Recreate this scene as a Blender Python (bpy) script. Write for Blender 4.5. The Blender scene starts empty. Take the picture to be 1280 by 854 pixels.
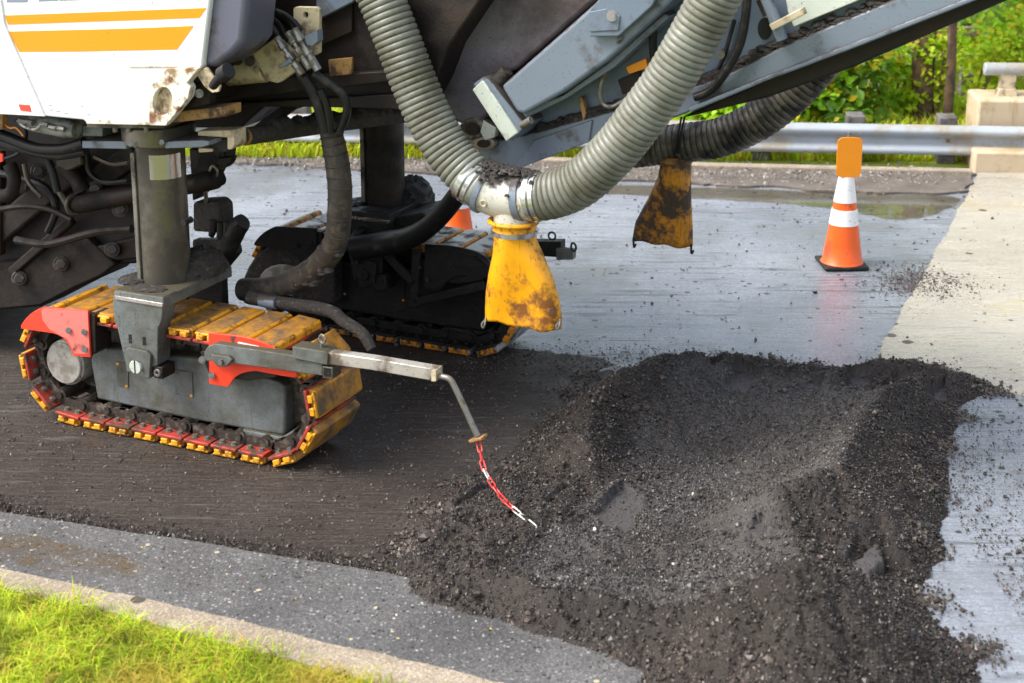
import bpy, bmesh, math, random
import numpy as np
from mathutils import Vector, Matrix

random.seed(7)
rng = np.random.default_rng(11)
S = bpy.context.scene
C = S.collection
R = math.radians

# ---------------------------------------------------------------- camera
F, CY, PITCH, CAMH = 1950.0, 224.0, R(14), 3.1
cam = bpy.data.cameras.new('camera')
cam.sensor_width = 36
cam.lens = F / 1280 * 36
cam.shift_y = -(427 - CY) / 1280
cam.clip_end = 3000
cam.dof.use_dof = True
cam.dof.focus_distance = 8.0
cam.dof.aperture_fstop = 2.6
co = bpy.data.objects.new('camera', cam)
co.location = (0, 0, CAMH)
co.rotation_euler = (R(90) - PITCH, 0, 0)
C.objects.link(co)
S.camera = co

# ---------------------------------------------------------------- light
SUN_EL, SUN_AZ = R(50), R(258)          # from the left, behind thin cloud
w = bpy.data.worlds.new('World')
S.world = w
w.use_nodes = True
nt = w.node_tree
bg = nt.nodes['Background']
sky = nt.nodes.new('ShaderNodeTexSky')
sky.sky_type = 'NISHITA'
sky.sun_disc = False
sky.sun_elevation = SUN_EL
sky.sun_rotation = SUN_AZ
sky.air_density = 1.0
sky.dust_density = 4.0
sky.ozone_density = 1.0
hs = nt.nodes.new('ShaderNodeHueSaturation')
hs.inputs['Saturation'].default_value = 0.55
nt.links.new(sky.outputs[0], hs.inputs['Color'])
nt.links.new(hs.outputs[0], bg.inputs['Color'])
bg.inputs['Strength'].default_value = 0.15
sl = bpy.data.lights.new('sun', 'SUN')
sl.energy = 1.35
sl.angle = R(26)
sl.color = (1, 0.965, 0.9)
so = bpy.data.objects.new('sun', sl)
sd = Vector((math.sin(SUN_AZ) * math.cos(SUN_EL), math.cos(SUN_AZ) * math.cos(SUN_EL), math.sin(SUN_EL)))
so.rotation_euler = (-sd).to_track_quat('-Z', 'Y').to_euler()
so.location = (4, -6, 12)
C.objects.link(so)
S.view_settings.view_transform = 'Standard'
S.view_settings.look = 'None'
S.view_settings.gamma = 1
S.view_settings.exposure = 1.24
S.cycles.max_bounces = 6

# ---------------------------------------------------------------- pixel -> place
CP, SP = math.cos(PITCH), math.sin(PITCH)


def ray(px, py):
    a = (px - 640) / F
    b = -(py - CY) / F
    return Vector((a, CP + b * SP, -SP + b * CP))


def G(px, py, z=0.0):
    d = ray(px, py)
    t = (z - CAMH) / d.z
    return Vector((d.x * t, d.y * t, z))


def V(px, py, p0, dr):
    """point of pixel on the vertical plane through p0 along dr"""
    d = ray(px, py)
    n = Vector((-dr.y, dr.x, 0))
    t = (p0.x * n.x + p0.y * n.y) / (d.x * n.x + d.y * n.y)
    return Vector((d.x * t, d.y * t, CAMH + d.z * t))


HEAD = R(-25)
O = G(345, 588)
XV = Vector((math.cos(HEAD), math.sin(HEAD), 0))
YV = Vector((-math.sin(HEAD), math.cos(HEAD), 0))


def m(px, py, y=0.0):
    """machine-local point of a pixel on the machine's vertical plane at lateral offset y"""
    p = V(px, py, O + YV * y, XV)
    q = p - O
    return Vector((q.dot(XV), q.dot(YV), p.z))


def ml(p):
    q = p - O
    return Vector((q.dot(XV), q.dot(YV), p.z))


# ---------------------------------------------------------------- objects
def tag(o, label=None, cat=None, group=None, kind=None):
    if label: o['label'] = label
    if cat: o['category'] = cat
    if group: o['group'] = group
    if kind: o['kind'] = kind
    return o


def empty(name, loc, rz=0):
    o = bpy.data.objects.new(name, None)
    o.location = loc
    o.rotation_euler = (0, 0, rz)
    o.empty_display_size = 0.2
    C.objects.link(o)
    return o


def copy_tree(o, parent=None, swap=None):
    c = o.copy()
    if swap and c.type == 'MESH':
        c.data = swap(c.data)
    C.objects.link(c)
    if parent:
        c.parent = parent
    for ch in list(o.children):
        copy_tree(ch, c, swap)
    return c


class MB:
    def __init__(s):
        s.v, s.f, s.mi = [], [], []

    def add(s, vs, fs, mi=0):
        b = len(s.v)
        s.v += [tuple(p) for p in vs]
        for f in fs:
            s.f.append(tuple(b + i for i in f))
            s.mi.append(mi)
        return s

    def prism(s, pts, y0, y1, mi=0):
        n = len(pts)
        a = sum(pts[i][0] * pts[(i + 1) % n][1] - pts[(i + 1) % n][0] * pts[i][1] for i in range(n))
        if a < 0: pts = pts[::-1]
        vs = [(p[0], y0, p[1]) for p in pts] + [(p[0], y1, p[1]) for p in pts]
        fs = [tuple(range(n)), tuple(range(2 * n - 1, n - 1, -1))]
        fs += [(i + n, (i + 1) % n + n, (i + 1) % n, i) for i in range(n)]
        return s.add(vs, fs, mi)

    def ppx(s, px, y0, th, mi=0):
        pts = []
        for p in px:
            q = m(p[0], p[1], y0)
            pts.append((q.x, q.z))
        return s.prism(pts, y0, y0 + th, mi)

    def slab(s, pts, z0, z1, mi=0):
        n = len(pts)
        a = sum(pts[i][0] * pts[(i + 1) % n][1] - pts[(i + 1) % n][0] * pts[i][1] for i in range(n))
        if a < 0: pts = pts[::-1]
        vs = [(p[0], p[1], z1) for p in pts] + [(p[0], p[1], z0) for p in pts]
        fs = [tuple(range(n)), tuple(range(2 * n - 1, n - 1, -1))]
        fs += [(i + n, (i + 1) % n + n, (i + 1) % n, i) for i in range(n)]
        return s.add(vs, fs, mi)

    def box(s, x0, x1, y0, y1, z0, z1, mi=0):
        vs = [(x, y, z) for z in (z0, z1) for y in (y0, y1) for x in (x0, x1)]
        return s.add(vs, [(0, 2, 3, 1), (4, 5, 7, 6), (0, 1, 5, 4), (2, 6, 7, 3), (0, 4, 6, 2), (1, 3, 7, 5)], mi)

    def beam(s, p0, p1, w, h, up=(0, 0, 1), mi=0):
        p0, p1 = Vector(p0), Vector(p1)
        d = (p1 - p0).normalized()
        sd_ = d.cross(Vector(up)).normalized()
        u = sd_.cross(d)
        vs = []
        for p in (p0, p1):
            for a, b in ((-1, -1), (1, -1), (1, 1), (-1, 1)):
                vs.append(p + sd_ * (a * w / 2) + u * (b * h / 2))
        return s.add(vs, [(0, 3, 2, 1), (4, 5, 6, 7), (0, 1, 5, 4), (1, 2, 6, 5), (2, 3, 7, 6), (3, 0, 4, 7)][::1], mi)

    def tube(s, pts, radii, n=12, caps=True, mi=0, res=0, lump=0.0, seed=0):
        pts = [Vector(p) for p in pts]
        if not hasattr(radii, '__len__'): radii = [radii] * len(pts)
        if res: pts, radii = spline(pts, radii, res)
        rg = random.Random(seed)
        t0 = (pts[1] - pts[0]).normalized()
        ref = Vector((0, 0, 1)) if abs(t0.z) < 0.9 else Vector((1, 0, 0))
        u = t0.cross(ref).normalized()
        vs, fs = [], []
        for i, p in enumerate(pts):
            t = (pts[min(i + 1, len(pts) - 1)] - pts[max(i - 1, 0)]).normalized()
            u = (u - t * u.dot(t)).normalized()
            v_ = t.cross(u)
            for k in range(n):
                a = 2 * math.pi * k / n
                r = radii[i] * (1 + (lump * rg.uniform(-1, 1) if lump else 0))
                vs.append(p + u * (math.cos(a) * r) + v_ * (math.sin(a) * r))
        for i in range(len(pts) - 1):
            for k in range(n):
                a, b = i * n + k, i * n + (k + 1) % n
                fs.append((a, b, b + n, a + n))
        if caps:
            fs.append(tuple(range(n - 1, -1, -1)))
            fs.append(tuple(range((len(pts) - 1) * n, len(pts) * n)))
        return s.add(vs, fs, mi)

    def cyl(s, p0, p1, r, r1=None, n=16, mi=0):
        return s.tube([p0, p1], [r, r if r1 is None else r1], n=n, mi=mi)

    def ring(s, c, ax, R_, r, n=14, k=6, mi=0):
        c, ax = Vector(c), Vector(ax).normalized()
        u = ax.cross(Vector((0.3, 0.5, 0.81))).normalized()
        v_ = ax.cross(u)
        vs, fs = [], []
        for i in range(n):
            a = 2 * math.pi * i / n
            d = u * math.cos(a) + v_ * math.sin(a)
            for j in range(k):
                b = 2 * math.pi * j / k
                vs.append(c + d * (R_ + r * math.cos(b)) + ax * (r * math.sin(b)))
        for i in range(n):
            for j in range(k):
                fs.append((i * k + j, ((i + 1) % n) * k + j, ((i + 1) % n) * k + (j + 1) % k, i * k + (j + 1) % k))
        return s.add(vs, fs, mi)

    def mesh(s, name, mats, angle=38):
        me = bpy.data.meshes.new(name)
        me.from_pydata(s.v, [], s.f)
        for mt in (mats if isinstance(mats, (list, tuple)) else [mats]): me.materials.append(mt)
        me.polygons.foreach_set('material_index', s.mi)
        bm = bmesh.new()
        bm.from_mesh(me)
        bmesh.ops.recalc_face_normals(bm, faces=bm.faces)
        bm.to_mesh(me)
        bm.free()
        me.polygons.foreach_set('use_smooth', [True] * len(me.polygons))
        me.set_sharp_from_angle(angle=R(angle))
        me.update()
        return me

    def build(s, name, mats, parent=None, bevel=0.0, angle=38, seg=2):
        o = bpy.data.objects.new(name, s.mesh(name, mats, angle))
        if name in ('caked_grit', 'shoe_bolts', 'collar_bolts', 'hub_bolts', 'fine_print', 'stamp', 'pipe_fittings', 'sleeve_ribs'): o['kind'] = 'stuff'
        C.objects.link(o)
        if parent: o.parent = parent
        if bevel:
            b = o.modifiers.new('bevel', 'BEVEL')
            b.width = bevel
            b.segments = seg
            b.limit_method = 'ANGLE'
            b.angle_limit = R(35)
        return o


def spline(pts, radii, res):
    n = len(pts)
    op, orr = [], []
    for i in range(n - 1):
        a, b, c, d = pts[max(i - 1, 0)], pts[i], pts[i + 1], pts[min(i + 2, n - 1)]
        for k in range(res):
            t = k / res
            op.append(0.5 * ((2 * b) + (c - a) * t + (2 * a - 5 * b + 4 * c - d) * t * t + (3 * b - a - 3 * c + d) * t ** 3))
            orr.append(radii[i] * (1 - t) + radii[i + 1] * t)
    op.append(pts[-1]); orr.append(radii[-1])
    return op, orr


def resample(pts, step):
    L = [0.0]
    for i in range(1, len(pts)): L.append(L[-1] + (pts[i] - pts[i - 1]).length)
    n = max(2, int(L[-1] / step) + 1)
    out = []
    j = 0
    for k in range(n):
        d = L[-1] * k / (n - 1)
        while j < len(L) - 2 and L[j + 1] < d: j += 1
        f = (d - L[j]) / max(1e-9, L[j + 1] - L[j])
        out.append(pts[j].lerp(pts[j + 1], f))
    return out


def np_mesh(name, verts, faces, mats, smooth=False, col=None):
    """verts (N,3), faces (M,k) uniform"""
    me = bpy.data.meshes.new(name)
    N, M_, k = len(verts), len(faces), faces.shape[1]
    me.vertices.add(N)
    me.vertices.foreach_set('co', verts.astype(np.float32).ravel())
    me.loops.add(M_ * k)
    me.loops.foreach_set('vertex_index', faces.astype(np.int32).ravel())
    me.polygons.add(M_)
    me.polygons.foreach_set('loop_start', np.arange(0, M_ * k, k, dtype=np.int32))
    me.polygons.foreach_set('use_smooth', np.full(M_, smooth, dtype=bool))
    for mt in (mats if isinstance(mats, (list, tuple)) else [mats]): me.materials.append(mt)
    me.update(calc_edges=True)
    if col is not None:
        at = me.attributes.new('tint', 'FLOAT_COLOR', 'POINT')
        at.data.foreach_set('color', np.concatenate([col, np.ones((N, 1))], 1).astype(np.float32).ravel())
    me.validate()
    return me


def np_obj(name, verts, faces, mats, parent=None, smooth=False, col=None):
    o = bpy.data.objects.new(name, np_mesh(name, verts, faces, mats, smooth, col))
    C.objects.link(o)
    if parent: o.parent = parent
    return o


# ---------------------------------------------------------------- materials
def nmat(name):
    mt = bpy.data.materials.new(name)
    mt.use_nodes = True
    t = mt.node_tree
    return mt, t, t.nodes['Principled BSDF']


def N_(t, kind, **kw):
    n = t.nodes.new(kind)
    for k, v_ in kw.items():
        if k in n.inputs: n.inputs[k].default_value = v_
        else: setattr(n, k, v_)
    return n


def noise(t, vec, scale, detail=6, rough=0.6):
    n = N_(t, 'ShaderNodeTexNoise', Scale=scale, Detail=detail, Roughness=rough)
    t.links.new(vec, n.inputs['Vector'])
    return n.outputs['Fac']


def ramp(t, fac, a, b):
    n = N_(t, 'ShaderNodeMapRange', clamp=True)
    n.inputs['From Min'].default_value = a
    n.inputs['From Max'].default_value = b
    t.links.new(fac, n.inputs['Value'])
    return n.outputs['Result']


def mix(t, fac, a, b):
    n = N_(t, 'ShaderNodeMix', data_type='RGBA')
    if hasattr(fac, 'is_linked'): t.links.new(fac, n.inputs[0])
    else: n.inputs[0].default_value = fac
    for s_, v_ in ((6, a), (7, b)):
        if hasattr(v_, 'is_linked'): t.links.new(v_, n.inputs[s_])
        else: n.inputs[s_].default_value = (*v_, 1)
    return n.outputs[2]


def math_(t, op, a, b):
    n = N_(t, 'ShaderNodeMath', operation=op)
    for i, v_ in enumerate((a, b)):
        if hasattr(v_, 'is_linked'): t.links.new(v_, n.inputs[i])
        else: n.inputs[i].default_value = v_
    return n.outputs[0]


def mapping(t, vec, scale=(1, 1, 1), rot=(0, 0, 0)):
    n = N_(t, 'ShaderNodeMapping')
    n.inputs['Scale'].default_value = scale
    n.inputs['Rotation'].default_value = rot
    t.links.new(vec, n.inputs['Vector'])
    return n.outputs[0]


def bump(t, h, strength, dist=0.01, nrm=None):
    n = N_(t, 'ShaderNodeBump', Strength=strength, Distance=dist)
    t.links.new(h, n.inputs['Height'])
    if nrm: t.links.new(nrm, n.inputs['Normal'])
    return n.outputs[0]


def objvec(t):
    tc = N_(t, 'ShaderNodeTexCoord')
    oi = N_(t, 'ShaderNodeObjectInfo')
    mu = N_(t, 'ShaderNodeMath', operation='MULTIPLY')
    t.links.new(oi.outputs['Random'], mu.inputs[0]); mu.inputs[1].default_value = 37.0
    ad = N_(t, 'ShaderNodeVectorMath', operation='ADD')
    t.links.new(tc.outputs['Object'], ad.inputs[0]); t.links.new(mu.outputs[0], ad.inputs[1])
    return ad.outputs[0]


TAR = (0.018, 0.015, 0.013)
BROWN = (0.045, 0.033, 0.025)
RUST = (0.16, 0.06, 0.02)


def dirty(name, base, dirt=BROWN, amt=0.45, scale=5.0, soft=0.12, rough=0.45, drough=0.75, metal=0.0, bmp=0.2, bscale=60,
          speck=0.0, sscale=90, streak=0.0, top=0.0, var=0.25, dirt2=None, spec=0.5):
    mt, t, p = nmat(name)
    v_ = objvec(t)
    var_f = noise(t, v_, scale * 0.6, 4)
    col = mix(t, var_f, tuple(c * (1 - var) for c in base), tuple(min(1, c * (1 + var)) for c in base))
    th = 0.5 + (0.5 - amt) * 0.50
    spk = None
    d = ramp(t, noise(t, v_, scale, 10, 0.68), th - soft * 0.5, th + soft * 0.5) if amt > 0 else None
    if streak > 0:
        sv = mapping(t, v_, (1, 1, 0.10))
        s_ = ramp(t, noise(t, sv, scale * 6, 5), 0.60 - streak * 0.08, 0.72 - streak * 0.08)
        s_ = math_(t, 'MULTIPLY', s_, 0.8)
        d = math_(t, 'MAXIMUM', d, s_) if d is not None else s_
    if speck > 0:
        s2 = ramp(t, noise(t, v_, sscale, 3, 0.7), 0.69 - speck * 0.22, 0.72 - speck * 0.22)
        spk = s2
    if top > 0:
        ge = N_(t, 'ShaderNodeNewGeometry')
        sx = N_(t, 'ShaderNodeSeparateXYZ')
        t.links.new(ge.outputs['Normal'], sx.inputs[0])
        nz = math_(t, 'ADD', sx.outputs['Z'], math_(t, 'MULTIPLY', math_(t, 'SUBTRACT', noise(t, v_, 22, 5), 0.5), 0.9))
        tp = ramp(t, nz, 0.95 - top * 0.7, 1.05 - top * 0.55)
        d = math_(t, 'MAXIMUM', d, tp) if d is not None else tp
    if d is not None:
        dc = dirt
        if dirt2: dc = mix(t, ramp(t, noise(t, v_, scale * 2.3, 4), 0.4, 0.6), dirt, dirt2)
        col = mix(t, d, col, dc)
        rr = N_(t, 'ShaderNodeMapRange')
        t.links.new(d, rr.inputs['Value'])
        rr.inputs['To Min'].default_value = rough
        rr.inputs['To Max'].default_value = drough
        t.links.new(rr.outputs[0], p.inputs['Roughness'])
        if metal:
            t.links.new(math_(t, 'MULTIPLY', math_(t, 'SUBTRACT', 1.0, d), metal), p.inputs['Metallic'])
    else:
        p.inputs['Roughness'].default_value = rough
        p.inputs['Metallic'].default_value = metal
    if spk is not None:
        col = mix(t, math_(t, 'MULTIPLY', spk, 0.85), col, tuple(c * 0.45 for c in dirt))
    t.links.new(col, p.inputs['Base Color'])
    p.inputs['Specular IOR Level'].default_value = spec
    h = noise(t, v_, bscale, 5, 0.65)
    if d is not None: h = math_(t, 'ADD', math_(t, 'MULTIPLY', h, 0.6), math_(t, 'MULTIPLY', d, 0.5))
    t.links.new(bump(t, h, bmp, 0.008), p.inputs['Normal'])
    return mt


def tinted(name, rough=0.6, transl=0.0, bmp=0.0, spec=0.4):
    mt, t, p = nmat(name)
    a = N_(t, 'ShaderNodeAttribute', attribute_name='tint')
    t.links.new(a.outputs['Color'], p.inputs['Base Color'])
    p.inputs['Roughness'].default_value = rough
    p.inputs['Specular IOR Level'].default_value = spec
    if transl:
        tr = N_(t, 'ShaderNodeBsdfTranslucent')
        t.links.new(a.outputs['Color'], tr.inputs['Color'])
        mx = N_(t, 'ShaderNodeMixShader', Fac=transl)
        t.links.new(p.outputs[0], mx.inputs[1]); t.links.new(tr.outputs[0], mx.inputs[2])
        t.links.new(mx.outputs[0], t.nodes['Material Output'].inputs['Surface'])
    if bmp:
        g_ = N_(t, 'ShaderNodeNewGeometry')
        t.links.new(bump(t, noise(t, g_.outputs['Position'], 160, 4, 0.7), bmp, 0.006), p.inputs['Normal'])
    return mt


def ground_mat(name, a, b, scale=1.2, rough=(0.3, 0.6), groove=0.0, grot=0.0, gscale=26, specks=None, bmp=0.4, bscale=120, spec=0.5,
               streak=None, streak_amt=0.5, patches=None, patch_at=0.6, sstretch=0.07, agg=None):
    mt, t, p = nmat(name)
    ge = N_(t, 'ShaderNodeNewGeometry')
    pos = ge.outputs['Position']
    n1 = noise(t, pos, scale, 8, 0.62)
    col = mix(t, ramp(t, n1, 0.33, 0.67), a, b)
    fine = noise(t, pos, bscale, 4, 0.7)
    col = mix(t, math_(t, 'MULTIPLY', ramp(t, fine, 0.35, 0.7), 0.45), col, tuple(c * 0.45 for c in a))
    gv = mapping(t, pos, (sstretch, 1, 1), (0, 0, grot))
    if agg:
        va = N_(t, 'ShaderNodeTexVoronoi', Scale=agg[0], feature='F1')
        t.links.new(pos, va.inputs['Vector'])
        sa = N_(t, 'ShaderNodeSeparateColor')
        t.links.new(va.outputs['Color'], sa.inputs[0])
        pw = math_(t, 'POWER', sa.outputs[0], 2.2)
        hv = N_(t, 'ShaderNodeHueSaturation')
        t.links.new(col, hv.inputs['Color'])
        t.links.new(math_(t, 'ADD', 1 - agg[1] * 0.55, math_(t, 'MULTIPLY', pw, agg[1] * 1.9)), hv.inputs['Value'])
        col = hv.outputs[0]
    if streak:
        s_ = ramp(t, noise(t, gv, gscale * 0.5, 6, 0.7), 0.62 - 0.12 * streak_amt, 0.72 - 0.12 * streak_amt)
        s_ = math_(t, 'MULTIPLY', s_, ramp(t, noise(t, pos, 0.9, 3), 0.4, 0.6))
        col = mix(t, s_, col, streak)
    if patches:
        pt = ramp(t, noise(t, pos, 0.8, 7, 0.65), patch_at, patch_at + 0.09)
        col = mix(t, pt, col, patches)
    if specks:
        for sc, th, c in specks:
            vo = N_(t, 'ShaderNodeTexVoronoi', Scale=sc, feature='F1')
            t.links.new(pos, vo.inputs['Vector'])
            sz = N_(t, 'ShaderNodeSeparateColor')
            t.links.new(vo.outputs['Color'], sz.inputs[0])
            lim = math_(t, 'MULTIPLY', ramp(t, sz.outputs[0], 1 - th, 1.0), 0.5)
            k = math_(t, 'LESS_THAN', vo.outputs['Distance'], lim)
            col = mix(t, k, col, c)
    t.links.new(col, p.inputs['Base Color'])
    r = N_(t, 'ShaderNodeMapRange')
    t.links.new(noise(t, pos, scale * 2.1, 6, 0.65), r.inputs['Value'])
    r.inputs['From Min'].default_value = 0.35; r.inputs['From Max'].default_value = 0.65
    r.inputs['To Min'].default_value = rough[0]; r.inputs['To Max'].default_value = rough[1]
    t.links.new(r.outputs[0], p.inputs['Roughness'])
    p.inputs['Specular IOR Level'].default_value = spec
    nrm = bump(t, fine, bmp, 0.006)
    if groove:
        nrm = bump(t, noise(t, gv, gscale, 4, 0.6), groove, 0.012, nrm)
    t.links.new(nrm, p.inputs['Normal'])
    return mt


M_ = {}
M_['road'] = ground_mat('wet_milled_road', (0.185, 0.203, 0.24), (0.34, 0.365, 0.41), 0.7, (0.10, 0.34), groove=1.0, grot=R(13), gscale=26,
                        specks=[(26, 0.10, (0.03, 0.03, 0.03))], bmp=0.5, bscale=70, spec=0.9, streak=(0.075, 0.08, 0.09), streak_amt=0.75, sstretch=0.10, patches=(0.17, 0.18, 0.195), patch_at=0.52, agg=(95, 0.14))
M_['milled'] = ground_mat('dark_milled_asphalt', (0.027, 0.0205, 0.0165), (0.058, 0.045, 0.0365), 1.5, (0.36, 0.72), groove=1.3, grot=R(16), gscale=30,
                          specks=[(60, 0.03, (0.12, 0.11, 0.10))], bmp=1.0, bscale=110, spec=0.42, streak=(0.10, 0.09, 0.082), streak_amt=0.4, sstretch=0.12, agg=(130, 0.6))
M_['asphalt'] = ground_mat('wet_chip_asphalt', (0.085, 0.084, 0.084), (0.15, 0.148, 0.145), 1.6, (0.3, 0.55),
                           specks=[(40, 0.03, (0.46, 0.40, 0.26)), (75, 0.25, (0.30, 0.30, 0.29)), (60, 0.16, (0.025, 0.025, 0.025))],
                           bmp=0.6, bscale=170, spec=0.5, patches=(0.12, 0.09, 0.045), patch_at=0.60, agg=(150, 0.5))
M_['concrete'] = ground_mat('ribbed_wet_concrete', (0.40, 0.37, 0.30), (0.55, 0.515, 0.43), 0.8, (0.16, 0.45), groove=1.5, grot=R(62), gscale=46,
                            specks=[(14, 0.05, (0.08, 0.07, 0.06))], bmp=0.3, bscale=60, spec=0.8, patches=(0.44, 0.385, 0.26), patch_at=0.55, streak=(0.26, 0.245, 0.21), streak_amt=0.5)
M_['kerb'] = ground_mat('kerb_concrete', (0.31, 0.255, 0.19), (0.46, 0.385, 0.295), 5, (0.7, 0.9), specks=[(60, 0.14, (0.2, 0.17, 0.13)), (9, 0.10, (0.09, 0.075, 0.06))],
                        bmp=1.0, bscale=150, spec=0.3, patches=(0.20, 0.16, 0.115), patch_at=0.60, agg=(160, 0.35))
M_['dirt'] = ground_mat('gritty_dirt', (0.10, 0.085, 0.07), (0.20, 0.17, 0.145), 4, (0.6, 0.85), specks=[(30, 0.15, (0.3, 0.27, 0.24))], bmp=1.0, bscale=50, spec=0.3)
M_['soil'] = ground_mat('grassy_soil', (0.16, 0.22, 0.015), (0.28, 0.32, 0.03), 3, (0.8, 0.95), bmp=0.8, bscale=60, spec=0.2)
M_['pile'] = tinted('milled_asphalt_grains', 0.55, bmp=1.0, spec=0.38)
M_['grass'] = tinted('grass_blades', 0.5, transl=0.35)
M_['leaf'] = tinted('leaves', 0.5, transl=0.5)
M_['stone'] = tinted('loose_stones', 0.42, spec=0.5)

M_['white'] = dirty('white_paint', (0.82, 0.82, 0.82), (0.42, 0.35, 0.25), amt=0.12, scale=3.0, soft=0.06, rough=0.28, speck=0.10, sscale=45, bmp=0.04, var=0.03)
M_['white_worn'] = dirty('worn_white_paint', (0.74, 0.70, 0.60), (0.30, 0.21, 0.11), amt=0.40, scale=9, soft=0.10, rough=0.4, speck=0.2, bmp=0.12, var=0.06, dirt2=RUST)
M_['orange_stripe'] = dirty('orange_stripe', (0.82, 0.27, 0.004), amt=0.0, rough=0.3, bmp=0.02, var=0.04, speck=0.03)
M_['letter'] = dirty('grey_lettering', (0.20, 0.23, 0.30), amt=0.0, rough=0.35, bmp=0.02, var=0.05)
M_['red'] = dirty('red_guard_paint', (0.80, 0.050, 0.018), (0.05, 0.03, 0.03), amt=0.26, scale=8, soft=0.07, rough=0.33, speck=0.10, sscale=120, bmp=0.08, var=0.12)
M_['red_pale'] = dirty('sun_bleached_red', (0.78, 0.17, 0.14), (0.10, 0.04, 0.03), amt=0.2, scale=10, rough=0.4, speck=0.14, sscale=130, bmp=0.06, var=0.08)
M_['reflector'] = dirty('red_reflector', (0.75, 0.05, 0.03), amt=0, rough=0.2, bmp=0.02)
M_['grey'] = dirty('grey_machine_paint', (0.15, 0.168, 0.172), (0.055, 0.049, 0.028), amt=0.47, scale=4.5, soft=0.3, rough=0.38, speck=0.36, sscale=100, streak=0.55, top=0.75, bmp=0.22, var=0.2)
M_['conv'] = dirty('blue_grey_paint', (0.150, 0.185, 0.235), (0.06, 0.05, 0.045), amt=0.30, scale=4, rough=0.36, speck=0.22, sscale=110, top=0.85, bmp=0.14, var=0.16)
M_['conv_plain'] = dirty('blue_grey_wall', (0.13, 0.17, 0.225), (0.06, 0.055, 0.05), amt=0.30, scale=3, rough=0.45, speck=0.12, bmp=0.08, var=0.14)
M_['purple'] = dirty('smeared_belly_plate', (0.12, 0.11, 0.135), (0.050, 0.038, 0.036), amt=0.50, scale=2.6, soft=0.2, rough=0.55, speck=0.35, sscale=130, bmp=0.45, var=0.3)
M_['pale'] = dirty('pale_end_plate', (0.50, 0.54, 0.48), (0.09, 0.08, 0.06), amt=0.25, scale=6, rough=0.45, speck=0.18, top=0.5, bmp=0.1)
M_['cream'] = dirty('cream_bracket', (0.56, 0.47, 0.32), (0.14, 0.09, 0.045), amt=0.38, scale=7, soft=0.14, rough=0.45, speck=0.2, bmp=0.12, var=0.12)
M_['rusty'] = dirty('rusty_beam', (0.38, 0.21, 0.07), (0.06, 0.035, 0.02), amt=0.5, scale=8, rough=0.65, speck=0.3, bmp=0.3, var=0.3)
M_['dark'] = dirty('dark_frame', (0.013, 0.0095, 0.009), (0.034, 0.024, 0.018), amt=0.38, scale=4, soft=0.16, rough=0.5, bmp=0.35, var=0.3, spec=0.3)
M_['dark2'] = dirty('brown_frame', (0.022, 0.0145, 0.011), (0.009, 0.007, 0.006), amt=0.42, scale=5, soft=0.16, rough=0.5, bmp=0.4, var=0.3, spec=0.3)
M_['tar'] = dirty('tar_caked_steel', (0.008, 0.007, 0.007), (0.022, 0.018, 0.016), amt=0.40, scale=9, soft=0.1, rough=0.5, bmp=0.9, bscale=90, var=0.3, spec=0.35)
M_['caked'] = dirty('caked_grit', (0.030, 0.025, 0.021), (0.085, 0.072, 0.062), amt=0.40, scale=40, soft=0.1, rough=0.75, bmp=1.0, bscale=120, var=0.3)
M_['steel'] = dirty('worn_steel', (0.15, 0.135, 0.105), (0.05, 0.042, 0.03), amt=0.48, scale=3, rough=0.3, metal=0.75, streak=0.5, speck=0.12, bmp=0.1)
M_['chrome'] = dirty('bright_steel', (0.42, 0.385, 0.34), (0.25, 0.18, 0.12), amt=0.2, scale=5, rough=0.2, metal=0.9, streak=0.3, bmp=0.04)
M_['zinc'] = dirty('zinc_fitting', (0.24, 0.235, 0.215), (0.12, 0.09, 0.05), amt=0.40, scale=30, rough=0.35, metal=0.7, bmp=0.1)
M_['bolt'] = dirty('greasy_bolt', (0.20, 0.19, 0.16), (0.10, 0.07, 0.04), amt=0.35, scale=60, rough=0.4, metal=0.5, bmp=0.2)
M_['hub'] = dirty('dusty_hub', (0.36, 0.345, 0.305), (0.20, 0.18, 0.15), amt=0.40, scale=12, rough=0.65, speck=0.08, bmp=0.15, var=0.1)
M_['pad'] = dirty('yellow_pad', (0.76, 0.34, 0.012), (0.13, 0.06, 0.012), amt=0.36, scale=16, soft=0.12, rough=0.4, speck=0.12, sscale=60, bmp=0.25, var=0.2)
M_['pad_worn'] = dirty('worn_brown_pad', (0.50, 0.22, 0.015), (0.12, 0.075, 0.04), amt=0.52, scale=9, soft=0.22, rough=0.5, speck=0.24, sscale=70, bmp=0.3, var=0.3)
M_['shoe'] = dirty('red_shoe_plate', (0.42, 0.035, 0.02), (0.075, 0.035, 0.024), amt=0.52, scale=11, soft=0.12, rough=0.45, speck=0.2, bmp=0.3, var=0.2)
M_['chain_steel'] = dirty('oily_chain', (0.050, 0.041, 0.034), (0.13, 0.105, 0.08), amt=0.35, scale=20, rough=0.4, metal=0.3, bmp=0.4)
M_['hose'] = dirty('olive_grey_hose', (0.225, 0.23, 0.195), (0.085, 0.08, 0.05), amt=0.46, scale=5, soft=0.3, rough=0.30, speck=0.12, sscale=50, bmp=0.06, var=0.12, top=0.0)
M_['hose_dirt'] = dirty('hose_under_dirt', (0.30, 0.31, 0.24), (0.045, 0.038, 0.032), amt=0.45, scale=9, soft=0.08, rough=0.5, speck=0.3, bmp=0.2, top=0.7)
M_['hose_black'] = dirty('tarry_hose', (0.10, 0.09, 0.07), (0.012, 0.011, 0.010), amt=0.48, scale=7, soft=0.14, rough=0.38, speck=0.3, bmp=0.2, top=0.2)
M_['coupling'] = dirty('hose_coupling', (0.50, 0.49, 0.43), (0.06, 0.05, 0.045), amt=0.20, scale=6, rough=0.4, speck=0.34, sscale=110, top=0.6, bmp=0.15)
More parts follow.
